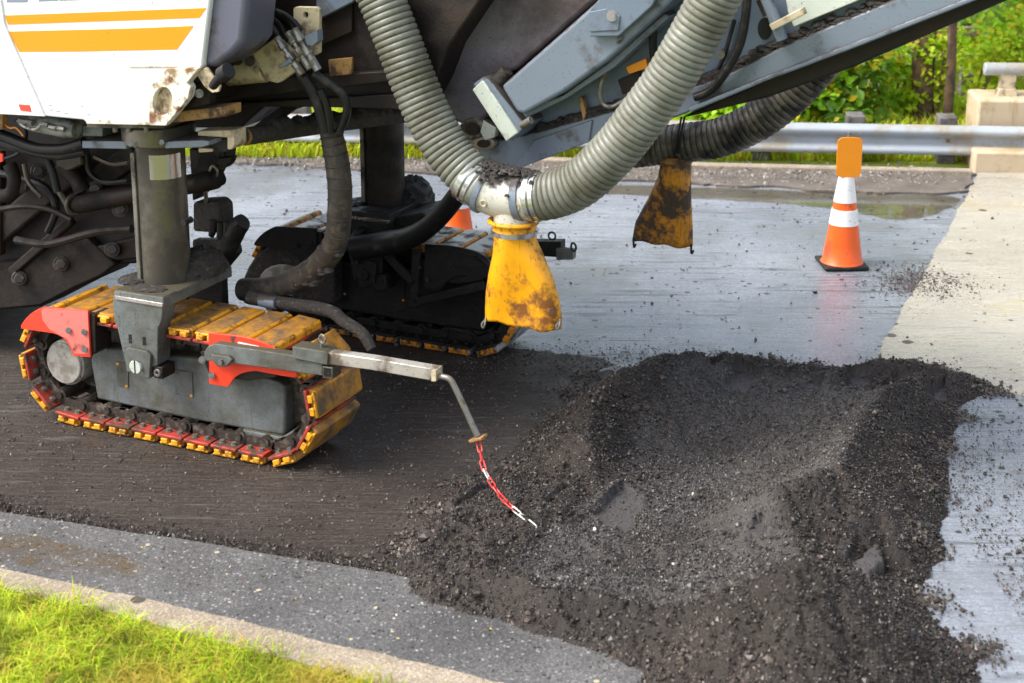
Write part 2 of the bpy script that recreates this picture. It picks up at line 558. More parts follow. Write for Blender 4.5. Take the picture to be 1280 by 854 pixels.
M_['band'] = dirty('steel_band', (0.62, 0.64, 0.66), (0.10, 0.09, 0.08), amt=0.26, scale=25, rough=0.22, metal=0.9, speck=0.15, bmp=0.05)
M_['bag'] = dirty('yellow_outlet', (0.86, 0.37, 0.004), (0.20, 0.07, 0.010), amt=0.40, scale=9, soft=0.12, rough=0.36, speck=0.22, sscale=40, streak=0.3, bmp=0.10, var=0.10)
M_['bag_dirty'] = dirty('stained_yellow_outlet', (0.62, 0.25, 0.010), (0.065, 0.042, 0.03), amt=0.50, scale=8, soft=0.1, rough=0.45, streak=0.6, speck=0.25, bmp=0.2, var=0.2)
M_['rubber'] = dirty('black_rubber', (0.010, 0.010, 0.010), (0.05, 0.045, 0.04), amt=0.28, scale=12, rough=0.45, bmp=0.12, spec=0.3)
M_['sleeve'] = dirty('ribbed_sleeve', (0.034, 0.027, 0.022), (0.085, 0.07, 0.05), amt=0.38, scale=18, rough=0.6, speck=0.22, sscale=60, bmp=0.4)
M_['amber'] = dirty('amber_reflector', (0.85, 0.27, 0.01), amt=0, rough=0.2, bmp=0.02, speck=0.08)
M_['cone'] = dirty('orange_cone_plastic', (0.86, 0.115, 0.010), (0.40, 0.05, 0.01), amt=0.30, scale=6, soft=0.12, rough=0.4, speck=0.05, bmp=0.05, var=0.08)
M_['cone_white'] = dirty('white_reflective_band', (0.80, 0.80, 0.80), (0.30, 0.28, 0.26), amt=0.20, scale=9, rough=0.35, speck=0.12, sscale=40, bmp=0.03, var=0.03)
M_['paddle'] = dirty('orange_paddle', (0.92, 0.28, 0.005), amt=0.1, scale=5, dirt=(0.55, 0.2, 0.02), rough=0.4, bmp=0.03)
M_['galv'] = dirty('galvanised_rail', (0.36, 0.40, 0.44), (0.30, 0.27, 0.22), amt=0.42, scale=2.5, rough=0.42, metal=0.1, speck=0.1, bmp=0.06)
M_['wood'] = dirty('weathered_post', (0.14, 0.13, 0.125), (0.07, 0.06, 0.05), amt=0.45, scale=8, rough=0.8, bmp=0.4)
M_['parapet'] = dirty('tan_concrete', (0.50, 0.40, 0.27), (0.36, 0.27, 0.15), amt=0.42, scale=3, rough=0.75, speck=0.1, bmp=0.25, streak=0.3)
M_['bark'] = dirty('bark', (0.13, 0.075, 0.045), (0.05, 0.032, 0.022), amt=0.48, scale=9, rough=0.85, bmp=0.8, bscale=40)
M_['stem'] = dirty('shrub_stems', (0.16, 0.12, 0.05), (0.08, 0.05, 0.03), amt=0.4, scale=9, rough=0.8, bmp=0.3)
M_['railtrack'] = dirty('rusty_rail', (0.22, 0.13, 0.10), (0.34, 0.28, 0.26), amt=0.4, scale=3, rough=0.6, bmp=0.2)
M_['link_red'] = dirty('red_chain_plastic', (0.72, 0.035, 0.03), amt=0.1, scale=30, rough=0.35, bmp=0.02)
M_['link_white'] = dirty('white_chain_plastic', (0.72, 0.70, 0.66), amt=0.15, scale=30, rough=0.35, bmp=0.02)
mt, t_, p_ = nmat('puddle_water')
fr = N_(t_, 'ShaderNodeFresnel', IOR=1.45)
gl = N_(t_, 'ShaderNodeBsdfGlossy', Roughness=0.04)
tr_ = N_(t_, 'ShaderNodeBsdfTransparent', Color=(0.95, 0.87, 0.70, 1))
mx_ = N_(t_, 'ShaderNodeMixShader')
t_.links.new(fr.outputs[0], mx_.inputs[0]); t_.links.new(tr_.outputs[0], mx_.inputs[1]); t_.links.new(gl.outputs[0], mx_.inputs[2])
t_.links.new(mx_.outputs[0], t_.nodes['Material Output'].inputs['Surface'])
M_['water'] = mt


mt, t_, p_ = nmat('muddy_film')
p_.inputs['Base Color'].default_value = (0.17, 0.115, 0.05, 1)
p_.inputs['Roughness'].default_value = 0.16
ge_ = N_(t_, 'ShaderNodeNewGeometry')
tr_ = N_(t_, 'ShaderNodeBsdfTransparent')
mx_ = N_(t_, 'ShaderNodeMixShader')
t_.links.new(ramp(t_, noise(t_, ge_.outputs['Position'], 9, 9, 0.75), 0.38, 0.95), mx_.inputs[0])
t_.links.new(tr_.outputs[0], mx_.inputs[1]); t_.links.new(p_.outputs[0], mx_.inputs[2])
t_.links.new(mx_.outputs[0], t_.nodes['Material Output'].inputs['Surface'])
M_['mud'] = mt


# ---------------------------------------------------------------- ground
def ragged(pts, step=0.06, amp=0.02, seed=1):
    rg = random.Random(seed)
    out = []
    n = len(pts)
    for i in range(n):
        a, b = Vector(pts[i][:2]), Vector(pts[(i + 1) % n][:2])
        L = (b - a).length
        k = max(1, min(160, int(L / step)))
        nn = Vector((-(b - a).y, (b - a).x)) / max(L, 1e-6)
        ph = rg.uniform(0, 9)
        for j in range(k):
            d = j / k * L
            q = a.lerp(b, j / k) + nn * amp * (rg.uniform(-1, 1) * 0.7 + math.sin(d * 5 + ph) + 0.6 * math.sin(d * 13 + ph * 2))
            out.append((q.x, q.y))
    return out


def sheet(name, pxs, z0, z1, mat, step=0.06, amp=0.02, seed=1, kind='structure'):
    pts = ragged([G(p[0], p[1], z1) for p in pxs], step, amp, seed) if amp else [tuple(G(p[0], p[1], z1)[:2]) for p in pxs]
    if name == 'puddle':
        w3 = [Vector((*G(p[0], p[1], z1)[:2], z1)) for p in pxs]
        k = len(w3); pts = []
        for i in range(k):
            a, b_, c_, d_ = w3[i - 1], w3[i], w3[(i + 1) % k], w3[(i + 2) % k]
            for q in range(8):
                t = q / 8
                v_ = 0.5 * ((2 * b_) + (c_ - a) * t + (2 * a - 5 * b_ + 4 * c_ - d_) * t * t + (3 * b_ - a - 3 * c_ + d_) * t ** 3)
                pts.append((v_.x + 0.012 * math.sin(q * 2.1 + i), v_.y + 0.010 * math.cos(q * 1.7 + 2 * i)))
        o = MB().add([(p[0], p[1], z1) for p in pts], [tuple(range(len(pts)))]).build(name, mat)
        if o.data.polygons[0].normal.z < 0: o.data.flip_normals()
        o['kind'] = kind
        return o
    o = MB().slab(pts, z0, z1).build(name, mat)
    if kind: o['kind'] = kind
    return o


terr = MB()
terr.add([(-600, -300, -0.05), (600, -300, -0.05), (600, 900, -0.05), (-600, 900, -0.05)], [(0, 1, 2, 3)])
terr.build('terrain', M_['soil'])['kind'] = 'structure'
road = MB().slab([(-40, 3.0), (3.0, 1.0), (14, -2), (16, 6), (8.5, 12.0), (2.9, 13.0), (-2, 13.4), (-40, 20)], -0.2, 0.0)
road.build('road', M_['road'])['kind'] = 'structure'
sheet('milled_lane', [(-400, 374), (60, 385), (110, 370), (300, 392), (480, 414), (640, 432), (700, 440), (760, 452), (900, 560), (1000, 760), (800, 850), (480, 735), (240, 700), (0, 665), (-400, 600)],
      -0.02, 0.004, M_['milled'], 0.05, 0.022, 3)
sheet('asphalt_strip', [(-300, 596), (0, 640), (240, 676), (480, 716), (700, 768), (860, 815), (1020, 872), (1350, 975), (1350, 1050), (900, 940), (630, 862), (300, 784), (0, 718), (-300, 655)],
      -0.02, 0.032, M_['asphalt'], 0.03, 0.004, 5)
sheet('concrete_pavement', [(1222, 216), (1210, 243), (1180, 296), (1150, 350), (1120, 402), (1096, 446), (1180, 466), (1300, 500), (1700, 560), (1900, 216)], -0.02, 0.008, M_['concrete'], 0.02, 0.008, 8)
kp = [(-300, 640), (0, 711), (150, 742), (300, 776), (460, 814), (630, 853), (900, 925), (1350, 1030)]
kb = [(1350, 1100), (900, 985), (640, 905), (480, 855), (330, 815), (160, 772), (0, 733), (-300, 662)]
sheet('kerb', kp + kb, -0.05, 0.062, M_['kerb'], 0.04, 0.005, 4)
ka = [V(x, y, G(640, 195, 0.09), Vector((1, -0.02, 0))) for x, y in ((560, 193), (880, 204), (1218, 214))]
fk = [G(540, 194, .05), G(880, 206, .05), G(1216, 214, .05)]
fkb = [p + Vector((0.02, 0.10, 0)) for p in fk[::-1]]
MB().slab([tuple(p[:2]) for p in fk + fkb], -0.05, 0.05).build('far_kerb', M_['kerb'], bevel=0.012)['kind'] = 'structure'
sheet('dirt_strip', [(-600, 176), (300, 180), (450, 188), (880, 209), (1216, 217), (1214, 240), (1050, 239), (880, 229), (450, 211), (300, 203), (-600, 200)], -0.02, 0.02, M_['dirt'], 0.05, 0.03, 12)
sheet('puddle', [(640, 226), (760, 230), (940, 236), (1080, 242), (1195, 246), (1172, 266), (1120, 274), (1060, 263), (980, 254), (860, 247), (720, 240), (640, 236)], 0.005, 0.007, M_['water'], 0.05, 0.05, 21)
sheet('puddle', [(-60, 662), (30, 668), (100, 684), (170, 700), (190, 716), (140, 722), (70, 716), (10, 702), (-60, 690)], 0.033, 0.0345, M_['mud'], 0.05, 0.03, 23)
for px in ([(742, 466), (775, 456), (780, 463), (752, 474)],):
    sheet('puddle', px, 0.008, 0.0095, M_['water'], 0.03, 0.015, 25)


# ---------------------------------------------------------------- pile of millings
def vnoise(x, y, s, seed):
    rg = np.random.default_rng(seed)
    T = rg.random((256, 256))
    X, Y = x * s, y * s
    xi, yi = np.floor(X).astype(int), np.floor(Y).astype(int)
    fx, fy = X - xi, Y - yi
    fx = fx * fx * (3 - 2 * fx); fy = fy * fy * (3 - 2 * fy)
    a = T[xi % 256, yi % 256]; b = T[(xi + 1) % 256, yi % 256]
    c = T[xi % 256, (yi + 1) % 256]; d = T[(xi + 1) % 256, (yi + 1) % 256]
    return (a * (1 - fx) + b * fx) * (1 - fy) + (c * (1 - fx) + d * fx) * fy - 0.5


TOE = [(478, 765), (545, 782), (640, 802), (760, 828), (850, 866), (930, 900), (1020, 940), (1270, 900), (1225, 815), (1160, 752), (1150, 690), (1163, 620), (1176, 560), (1195, 522), (1245, 490)]
TOEL = [(478, 735), (505, 690), (540, 640), (585, 606), (640, 585), (680, 558), (705, 525), (722, 492), (740, 470)]
CREST = [(785, 464, .25), (823, 447, .27), (866, 437, .23), (930, 448, .13), (980, 457, .10), (1040, 460, .13), (1130, 454, .14), (1190, 467, .09)]
CTRL = [(728, 538, .24), (749, 496, .25), (1105, 485, .22), (1063, 533, .31), (1047, 580, .32), (978, 607, .28), (1100, 540, .23), (1115, 600, .15), (1065, 640, .20),
        (760, 560, .14), (800, 500, .15), (840, 478, .12), (800, 590, .03), (880, 560, .02), (950, 555, .04), (900, 600, .03), (870, 640, .03), (790, 545, .10), (850, 600, .02), (920, 525, .04), (835, 690, .07), (770, 640, .05), (930, 655, .05),
        (1000, 645, .12), (1085, 695, .06), (1128, 690, .04), (1138, 730, .02), (895, 480, .05), (930, 492, .045), (1000, 482, .06), (1075, 480, .07), (860, 520, .07), (960, 512, .07),
        (1150, 495, .07), (1010, 530, .14), (690, 690, .07), (760, 700, .05), (840, 718, .06), (900, 690, .08), (960, 680, .14), (640, 715, .14), (690, 735, .135), (770, 750, .14), (850, 765, .17), (935, 730, .31),
        (994, 703, .37), (1052, 735, .29), (1110, 775, .15), (1000, 795, .23), (900, 805, .13), (1100, 845, .09), (560, 680, .10), (600, 640, .12), (645, 655, .14), (690, 640, .14),
        (660, 605, .07), (600, 700, .145), (560, 722, .10), (575, 755, .05), (622, 740, .09), (530, 715, .07), (700, 575, .09), (720, 600, .10)]
P, Z = [], []
for px, py in TOE + TOEL:
    q = G(px, py, 0); P.append((q.x, q.y)); Z.append(-0.012)
for px, py, z in CREST:
    q = G(px, py, z); P.append((q.x, q.y)); Z.append(z)
    P.append((q.x, q.y + 0.18 + z * 1.1)); Z.append(-0.012)
for px, py, z in CTRL:
    q = G(px, py, z); P.append((q.x, q.y)); Z.append(z)
P = np.array(P); Z = np.array(Z)
cen = np.array([0.95, 6.4])
for px, py in TOE + TOEL + [(980, 400), (850, 405), (1100, 415), (1220, 440)]:
    q = G(px, py, 0); d = np.array([q.x, q.y]) - cen
    e = cen + d * (1 + 0.45 / np.linalg.norm(d))
    P = np.vstack([P, e]); Z = np.append(Z, -0.16)


def mq(d): return -np.sqrt(d * d + 0.0009)


A_ = mq(np.linalg.norm(P[:, None] - P[None], axis=2))
WT = np.linalg.solve(A_ - 0.004 * np.eye(len(P)), Z)
x0, x1, y0, y1, st = -0.75, 2.75, 4.45, 9.0, 0.0085
gx, gy = np.arange(x0, x1, st), np.arange(y0, y1, st)
nx, ny = len(gx), len(gy)
XX, YY = np.meshgrid(gx, gy, indexing='ij')
pts = np.stack([XX.ravel(), YY.ravel()], 1)
H = np.zeros(len(pts))
for i in range(len(P)):
    H += WT[i] * mq(np.hypot(pts[:, 0] - P[i, 0], pts[:, 1] - P[i, 1]))
H = H.reshape(nx, ny)
# crisp crests: lines of heaped material falling away at the angle of repose
RL = [[(712, 560, .14), (728, 538, .20), (740, 515, .22), (752, 490, .24), (785, 465, .25), (823, 448, .25), (866, 437, .20), (905, 443, .13), (940, 450, .10), (985, 458, .08), (1020, 461, .08)],
      [(1020, 461, .08), (1060, 458, .12), (1100, 451, .15), (1140, 456, .13), (1185, 467, .08), (1225, 486, .02)],
      [(1150, 470, .12), (1125, 480, .20), (1105, 487, .23), (1085, 510, .27), (1065, 535, .30), (1055, 560, .31), (1047, 582, .31), (1020, 595, .29), (980, 607, .26), (940, 622, .18), (912, 640, .10)],
      [(1060, 580, .29), (1090, 618, .21), (1112, 650, .15), (1130, 690, .08)],
      [(540, 712, .08), (580, 700, .12), (640, 715, .135), (690, 737, .135), (740, 748, .14), (800, 757, .165), (850, 762, .19), (890, 748, .24), (935, 730, .32), (975, 712, .40), (1000, 702, .43), (1040, 722, .38), (1075, 750, .30), (1110, 785, .22), (1150, 820, .13)],
      [(530, 690, .07), (560, 655, .11), (600, 634, .135), (650, 640, .15), (690, 642, .13), (722, 634, .10)],
      [(690, 600, .08), (710, 572, .12), (728, 538, .20)]]
ridge = np.full(H.shape, -1.0)
wob = 0.05 * vnoise(XX, YY, 5, 61) + 0.03 * vnoise(XX, YY, 13, 62)
for ln in RL:
    w3 = [G(*p) for p in ln]
    for a, b in zip(w3[:-1], w3[1:]):
        dx, dy = b.x - a.x, b.y - a.y
        t = np.clip(((XX - a.x) * dx + (YY - a.y) * dy) / (dx * dx + dy * dy), 0, 1)
        dd = np.hypot(XX - a.x - dx * t, YY - a.y - dy * t)
        ridge = np.maximum(ridge, a.z + (b.z - a.z) * t - 0.74 * np.maximum(0, dd + wob * np.minimum(1, dd / 0.1) - 0.012))
k_ = 0.03
H = np.where(H > 0, H * 0.80, H)
dlt = np.clip(0.5 + 0.5 * (ridge - H) / k_, 0, 1)
H = H * (1 - dlt) + ridge * dlt + k_ * dlt * (1 - dlt)
flat = np.zeros_like(H)
env = np.clip((H + 0.03) / 0.08, 0, 1)
H += env * (0.02 * vnoise(XX, YY, 3.2, 1) + 0.022 * vnoise(XX, YY, 8, 2) + 0.022 * vnoise(XX, YY, 19, 3))


XJ, YJ = XX + 0.03 * vnoise(XX, YY, 16, 81) + 0.02 * vnoise(XX, YY, 45, 82), YY + 0.03 * vnoise(XX, YY, 16, 83) + 0.02 * vnoise(XX, YY, 45, 84)


def poly_mask(poly):
    inside = np.zeros(H.shape, bool)
    n = len(poly)
    for i in range(n):
        (ax, ay), (bx, by) = poly[i], poly[(i + 1) % n]
        c = ((ay > YJ) != (by > YJ)) & (XJ < (bx - ax) * (YJ - ay) / (by - ay + 1e-12) + ax)
        inside ^= c
    return inside


FLOORS = [([(738, 652), (776, 608), (812, 622), (782, 668)], .04), ([(874, 466), (890, 455), (908, 462), (892, 477)], .05), ([(901, 484), (924, 463), (952, 470), (932, 492)], .04),
          ([(1054, 484), (1060, 470), (1090, 471), (1086, 484)], .06), ([(1110, 492), (1114, 478), (1138, 478), (1136, 494)], .055), ([(1158, 508), (1162, 488), (1182, 482), (1182, 502)], .03),
          ([(1064, 706), (1094, 674), (1110, 700), (1086, 722)], .10), ([(928, 668), (945, 652), (972, 656), (956, 672)], .13), ([(1000, 490), (1010, 476), (1034, 478), (1026, 492)], .055)]
for poly, z in FLOORS:
    mk = poly_mask([tuple(G(p[0], p[1], z)[:2]) for p in poly])
    H[mk] = z + 0.010 * vnoise(XX, YY, 14, 9)[mk]
    flat[mk] = 1
RIDGES = [((726, 640), (769, 600), .080), ((860, 466), (878, 452), .085), ((899, 478), (915, 462), .075), ((1094, 486), (1100, 472), .10), ((1141, 494), (1150, 478), .09), ((1052, 690), (1066, 656), .135),
          ((670, 626), (700, 602), .11), ((562, 628), (600, 600), .05)]
for a, b, z in RIDGES:
    a, b = G(*a, z), G(*b, z)
    d = (b - a); L = d.length; d /= L
    u = (XX - a.x) * d.x + (YY - a.y) * d.y
    vv = -(XX - a.x) * d.y + (YY - a.y) * d.x
    mk = (u > 0) & (u < L) & (np.abs(vv) < 0.021)
    H[mk] = np.maximum(H[mk], z + 0.008 * vnoise(XX, YY, 20, 6)[mk]); flat[mk] = 0.35
nz = (1 - flat) * np.clip(env, 0.0, 1)
lumps = np.clip(vnoise(XX, YY, 6, 31) + 0.6, 0.15, 1.2)
H += nz * lumps * (0.022 * vnoise(XX, YY, 42, 4) + 0.020 * vnoise(XX, YY, 75, 5)) + 0.007 * vnoise(XX, YY, 105, 7)
keep = H > -0.03


def sample_h(x, y):
    i = np.clip(((x - x0) / st).astype(int), 0, nx - 1); j = np.clip(((y - y0) / st).astype(int), 0, ny - 1)
    return H[i, j]


base1, base2 = np.array((0.0145, 0.0108, 0.0087)), np.array((0.038, 0.029, 0.0232))
f_ = np.clip(vnoise(XX, YY, 5, 12) + 0.5 + 0.5 * vnoise(XX, YY, 60, 14), 0, 1)[..., None]
colr = base1 * (1 - f_) + base2 * f_
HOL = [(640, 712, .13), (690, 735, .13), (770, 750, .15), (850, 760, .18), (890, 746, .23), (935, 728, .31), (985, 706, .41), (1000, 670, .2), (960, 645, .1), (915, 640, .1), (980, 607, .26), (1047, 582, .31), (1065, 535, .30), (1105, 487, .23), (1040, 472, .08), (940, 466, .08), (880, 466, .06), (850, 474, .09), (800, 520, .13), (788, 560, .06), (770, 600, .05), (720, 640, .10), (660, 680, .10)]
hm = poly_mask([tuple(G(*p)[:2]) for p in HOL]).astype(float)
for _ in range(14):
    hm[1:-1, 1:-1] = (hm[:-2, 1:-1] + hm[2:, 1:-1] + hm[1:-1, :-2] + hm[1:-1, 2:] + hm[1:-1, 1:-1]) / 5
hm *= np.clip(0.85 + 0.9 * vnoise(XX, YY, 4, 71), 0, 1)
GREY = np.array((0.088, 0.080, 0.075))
colr = colr * (1 - 0.7 * hm[..., None]) + GREY * (0.7 * hm[..., None])  # rolled hollow is greyer; its lighter tone behind the crests also paints in overhead light
wetc = np.array((0.070, 0.064, 0.063))
colr = colr * (1 - flat[..., None]) + wetc * flat[..., None]
idx = np.arange(nx * ny).reshape(nx, ny)
q = np.stack([idx[:-1, :-1], idx[1:, :-1], idx[1:, 1:], idx[:-1, 1:]], -1).reshape(-1, 4)
kk = keep.ravel()
q = q[kk[q].any(1)]
used = np.unique(q)
rm = np.full(nx * ny, -1); rm[used] = np.arange(len(used))
vv_ = np.stack([XX.ravel(), YY.ravel(), H.ravel()], 1)[used]
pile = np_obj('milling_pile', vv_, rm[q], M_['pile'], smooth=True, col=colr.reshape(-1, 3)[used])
tag(pile, 'dark brown heaped millings with wheel prints left on the road', 'rubble pile', kind='stuff')


# loose stones: distorted little polyhedra
def ico(sub):
    bm = bmesh.new()
    bmesh.ops.create_icosphere(bm, subdivisions=sub, radius=1)
    v = np.array([w_.co[:] for w_ in bm.verts]); f = np.array([[l.index for l in g.verts] for g in bm.faces])
    bm.free()
    return v, f


IV, IF = ico(1)
VAR = []
for k in range(14):
    r = rng.uniform(0.6, 1.15, (len(IV), 1))
    vk = IV * r * rng.uniform(0.55, 1.1, (1, 3))
    VAR.append(vk)
VAR = np.array(VAR)


OV = np.array([(1, 0, 0), (-1, 0, 0), (0, 1, 0), (0, -1, 0), (0, 0, 1), (0, 0, -1)], float)
OF = np.array([(0, 2, 4), (2, 1, 4), (1, 3, 4), (3, 0, 4), (2, 0, 5), (1, 2, 5), (3, 1, 5), (0, 3, 5)])
OVAR = np.array([(OV + rng.normal(0, 0.22, OV.shape)) * rng.uniform(0.65, 1.2, (1, 3)) for _ in range(24)])


def stones(x, y, z, size, colf, fine=False):
    n = len(x)
    VAR_, IV, IF = (OVAR, OV, OF) if fine else (VAR, globals()['IV'], globals()['IF'])
    k = rng.integers(0, len(VAR_), n)
    v = VAR_[k] * size[:, None, None]
    a = rng.uniform(0, 2 * np.pi, n); b = rng.uniform(-0.6, 0.6, n)
    ca, sa, cb, sb = np.cos(a)[:, None], np.sin(a)[:, None], np.cos(b)[:, None], np.sin(b)[:, None]
    X, Y, Zz = v[..., 0], v[..., 1], v[..., 2]
    Y2, Z2 = Y * cb - Zz * sb, Y * sb + Zz * cb
    X3, Y3 = X * ca - Y2 * sa, X * sa + Y2 * ca
    vs = np.stack([X3 + x[:, None], Y3 + y[:, None], Z2 + z[:, None]], -1).reshape(-1, 3)
    fs = (IF[None] + (np.arange(n) * len(IV))[:, None, None]).reshape(-1, 3)
    col = np.repeat(colf, len(IV), axis=0)
    return vs, fs, col


def stone_obj(name, x, y, z, size, colf, label, cat='stones', fine=False):
    v, f, c = stones(x, y, z, size, colf, fine)
    o = np_obj(name, v, f, M_['stone'], col=c)
    return tag(o, label, cat, kind='stuff')


def dark_cols(n, lo=0.028, hi=0.10):
    g_ = rng.uniform(lo, hi, (n, 1))
    return g_ * np.array([[1.05, 0.82, 0.66]]) * rng.uniform(0.92, 1.08, (n, 3))


for N0, fine, nm, lab in ((20000, False, 'pile_stones', 'broken asphalt lumps covering the slopes of the heap'), (300000, True, 'pile_grains', 'fine asphalt grains covering the whole heap')):
    sx_, sy_ = rng.uniform(-0.6, 2.7, N0), rng.uniform(4.5, 8.9, N0)
    if fine: sy_ = 4.5 + 4.4 * rng.random(N0) ** 1.35
    hh = sample_h(sx_, sy_)
    ii = np.clip(((sx_ - x0) / st).astype(int), 0, nx - 1); jj = np.clip(((sy_ - y0) / st).astype(int), 0, ny - 1)
    ok = (hh > 0.003) & (rng.random(N0) > 0.96 * flat[ii, jj]) & (rng.random(N0) < (np.clip(lumps[ii, jj], 0.25, 1) if not fine else 1))
    sx_, sy_, hh = sx_[ok], sy_[ok], hh[ok]
    sz_ = np.clip(0.0025 + rng.gamma(1.2, 0.0013, len(sx_)), 0.0025, 0.009) if fine else np.clip(0.004 + rng.gamma(1.0, 0.0032, len(sx_)), 0.004, 0.030)
    cs = dark_cols(len(sx_), 0.010, 0.054) * rng.choice([.7, 1, 1, 1.25], (len(sx_), 1))
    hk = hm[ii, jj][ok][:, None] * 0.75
    cs = cs * (1 - hk) + GREY * rng.uniform(0.5, 1.25, (len(sx_), 1)) * hk  # grains in the hollow get the same rolled grey with painted-in light
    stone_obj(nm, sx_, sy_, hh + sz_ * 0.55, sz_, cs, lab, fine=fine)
# crumbs round the toe and over the wet right-hand road
xs, ys, ss = [], [], []
allt = [G(px, py, 0) for px, py in TOE + TOEL] + [Vector((G(px, py, z).x, G(px, py, z).y + 0.3, 0)) for px, py, z in CREST]
for p in allt:
    n = 420
    r = np.abs(rng.normal(0, 0.075, n)); a = rng.uniform(0, 6.28, n)
    xs.append(p.x + r * np.cos(a)); ys.append(p.y + r * np.sin(a)); ss.append(np.clip(rng.gamma(1.3, 0.0026, n) + 0.002, 0.002, 0.016))
n = 6500                                                       # wet road right of the heap
for _ in range(1):
    xs.append(1.95 + np.abs(rng.normal(0, 0.32, n))); ys.append(rng.uniform(4.8, 8.1, n)); ss.append(np.clip(rng.gamma(1.0, 0.0016, n) + 0.0016, 0.0015, 0.010))
n = 1000                                                       # far lane
xs.append(rng.uniform(-3, 4, n)); ys.append(rng.uniform(8.0, 12, n)); ss.append(np.clip(rng.gamma(1.3, 0.0025, n) + 0.002, 0.002, 0.014))
n = 2600                                                       # lane edge behind the tracks
bx = rng.uniform(-0.3, 1.2, n); xs.append(bx); ys.append(8.28 + 0.0 * bx + rng.normal(0, 0.12, n)); ss.append(np.clip(rng.gamma(1.1, 0.0014, n) + 0.0012, 0.001, 0.009))
n = 3000                                                       # spilt patch on concrete
c_ = G(1165, 355); xs.append(c_.x - .06 + rng.normal(0, 0.17, n)); ys.append(c_.y + rng.normal(0, 0.17, n)); ss.append(np.clip(rng.gamma(1.1, 0.0016, n) + 0.002, 0.002, 0.012))
xs, ys, ss = map(np.concatenate, (xs, ys, ss))
hz = np.maximum(sample_h(xs, ys), 0.006)
inside = (xs > x0) & (xs < x1) & (ys > y0) & (ys < y1)
hz = np.where(inside, hz, 0.006)
stone_obj('road_crumbs', xs, ys, hz + ss * 0.4, ss, dark_cols(len(xs), 0.03, 0.10), 'loose dark crumbs scattered over the wet road', fine=True)
# ragged broken edge along the asphalt strip
n = 5200
e = [G(*p, 0.02) for p in ((-60, 631), (0, 640), (240, 676), (480, 716), (560, 735))]
sg = rng.integers(0, 4, n); tt = rng.random(n)
ex = np.array([p.x for p in e]); ey = np.array([p.y for p in e])
xs = ex[sg] * (1 - tt) + ex[sg + 1] * tt + rng.normal(0, 0.03, n); ys = ey[sg] * (1 - tt) + ey[sg + 1] * tt + 0.02 + rng.normal(0, 0.05, n)
ss = np.clip(rng.gamma(1.2, 0.0022, n) + 0.002, 0.002, 0.014)
stone_obj('edge_crumbs', xs, ys, 0.012 + ss * 0.6, ss, dark_cols(n, 0.022, 0.07), 'crumbled asphalt along the cut edge of the roadside strip', fine=True)
n = 9000                                                       # grains on the milled lane
xs = rng.uniform(-2.6, 0.8, n); ys = rng.uniform(5.7, 8.3, n)
okk = ys > 5.85 - 0.3 * (xs + 0.5)
xs, ys = xs[okk], ys[okk]
ss = np.clip(rng.gamma(1.2, 0.0018, len(xs)) + 0.0015, 0.001, 0.009)
hh = np.where(xs > -0.74, np.maximum(sample_h(xs, ys), 0.004), 0.004)
stone_obj('lane_grit', xs, ys, hh + ss * 0.4, ss, dark_cols(len(xs), 0.03, 0.14), 'fine grit lying on the dark milled lane', fine=True)
n = 300                                                        # light chips on the strip
a_, b_ = G(0, 690, 0.034), G(800, 860, 0.034)
tt = rng.random(n)
xs = a_.x + (b_.x - a_.x) * tt + rng.normal(0, 0.1, n); ys = a_.y + (b_.y - a_.y) * tt + rng.normal(0, 0.17, n)
cc = np.array([(0.5, 0.5, 0.48), (0.55, 0.42, 0.08), (0.10, 0.09, 0.08), (0.3, 0.28, 0.25), (0.42, 0.10, 0.03)])[rng.choice(5, n, p=[.4, .1, .25, .2, .05])]
ok = (ys > 5.15 - 0.39 * xs)
stone_obj('pale_chips', xs[ok], ys[ok], np.full(ok.sum(), 0.034), rng.uniform(0.002, 0.006, ok.sum()), cc[ok], 'pale chips and bits on the grey roadside asphalt', fine=True)
n = 5000                                                       # gravel of the far dirt strip
xs = rng.uniform(-4.5, 3.6, n); ys = 12.62 - 0.02 * xs + rng.normal(0, 0.17, n) + np.where(xs < 0, 0.35, 0)
stone_obj('verge_gravel', xs, ys, np.full(n, 0.022), np.clip(rng.gamma(1.3, 0.006, n), 0.003, 0.03), rng.uniform(0.08, 0.3, (n, 1)) * np.array([[1, .9, .8]]), 'loose brown gravel in front of the far kerb')

# single clods
for (px, py, s_, lab) in ((530, 672, 0.055, 'flat dark asphalt slab lying on the left flank of the heap'), (762, 474, 0.075, 'rounded asphalt clod at the far left corner of the heap'),
                          (487, 756, 0.028, 'small black clod at the left toe of the heap'), (985, 562, 0.03, 'dark clod in the middle of the hollow floor'), (715, 506, 0.03, 'loose lump beside the far track end')):
    q = G(px, py, 0.05)
    z_ = float(max(sample_h(np.array([q.x]), np.array([q.y]))[0], 0.0))
    q = G(px, py, z_ + s_ * 0.4)
    v = VAR[int(rng.integers(0, 14))] * s_ * np.array([[1.3, 1, 0.75]])
    o = np_obj('asphalt_clod', v, IF, M_['stone'], col=np.tile([[0.05, 0.043, 0.04]], (len(v), 1)))
    sm = o.modifiers.new('sub', 'SUBSURF'); sm.levels = 1; sm.render_levels = 1; sm.subdivision_type = 'SIMPLE'
    o.location = q
    tag(o, lab, 'asphalt clod')
for (px, py, s_, lab) in ((867, 618, 0.012, 'small white chip on the floor of the hollow'), (744, 662, 0.014, 'pale chip beside the flat wheel print'), (842, 706, 0.012, 'white chip in the front basin of the heap')):
    q = G(px, py, 0.05); z_ = float(sample_h(np.array([q.x]), np.array([q.y]))[0]); q = G(px, py, max(z_, 0) + 0.006)
    v = VAR[2] * s_
    o = np_obj('white_chip', v, IF, M_['stone'], col=np.tile([[0.6, 0.58, 0.52]], (len(v), 1)))
    o.location = q
    tag(o, lab, 'chip')


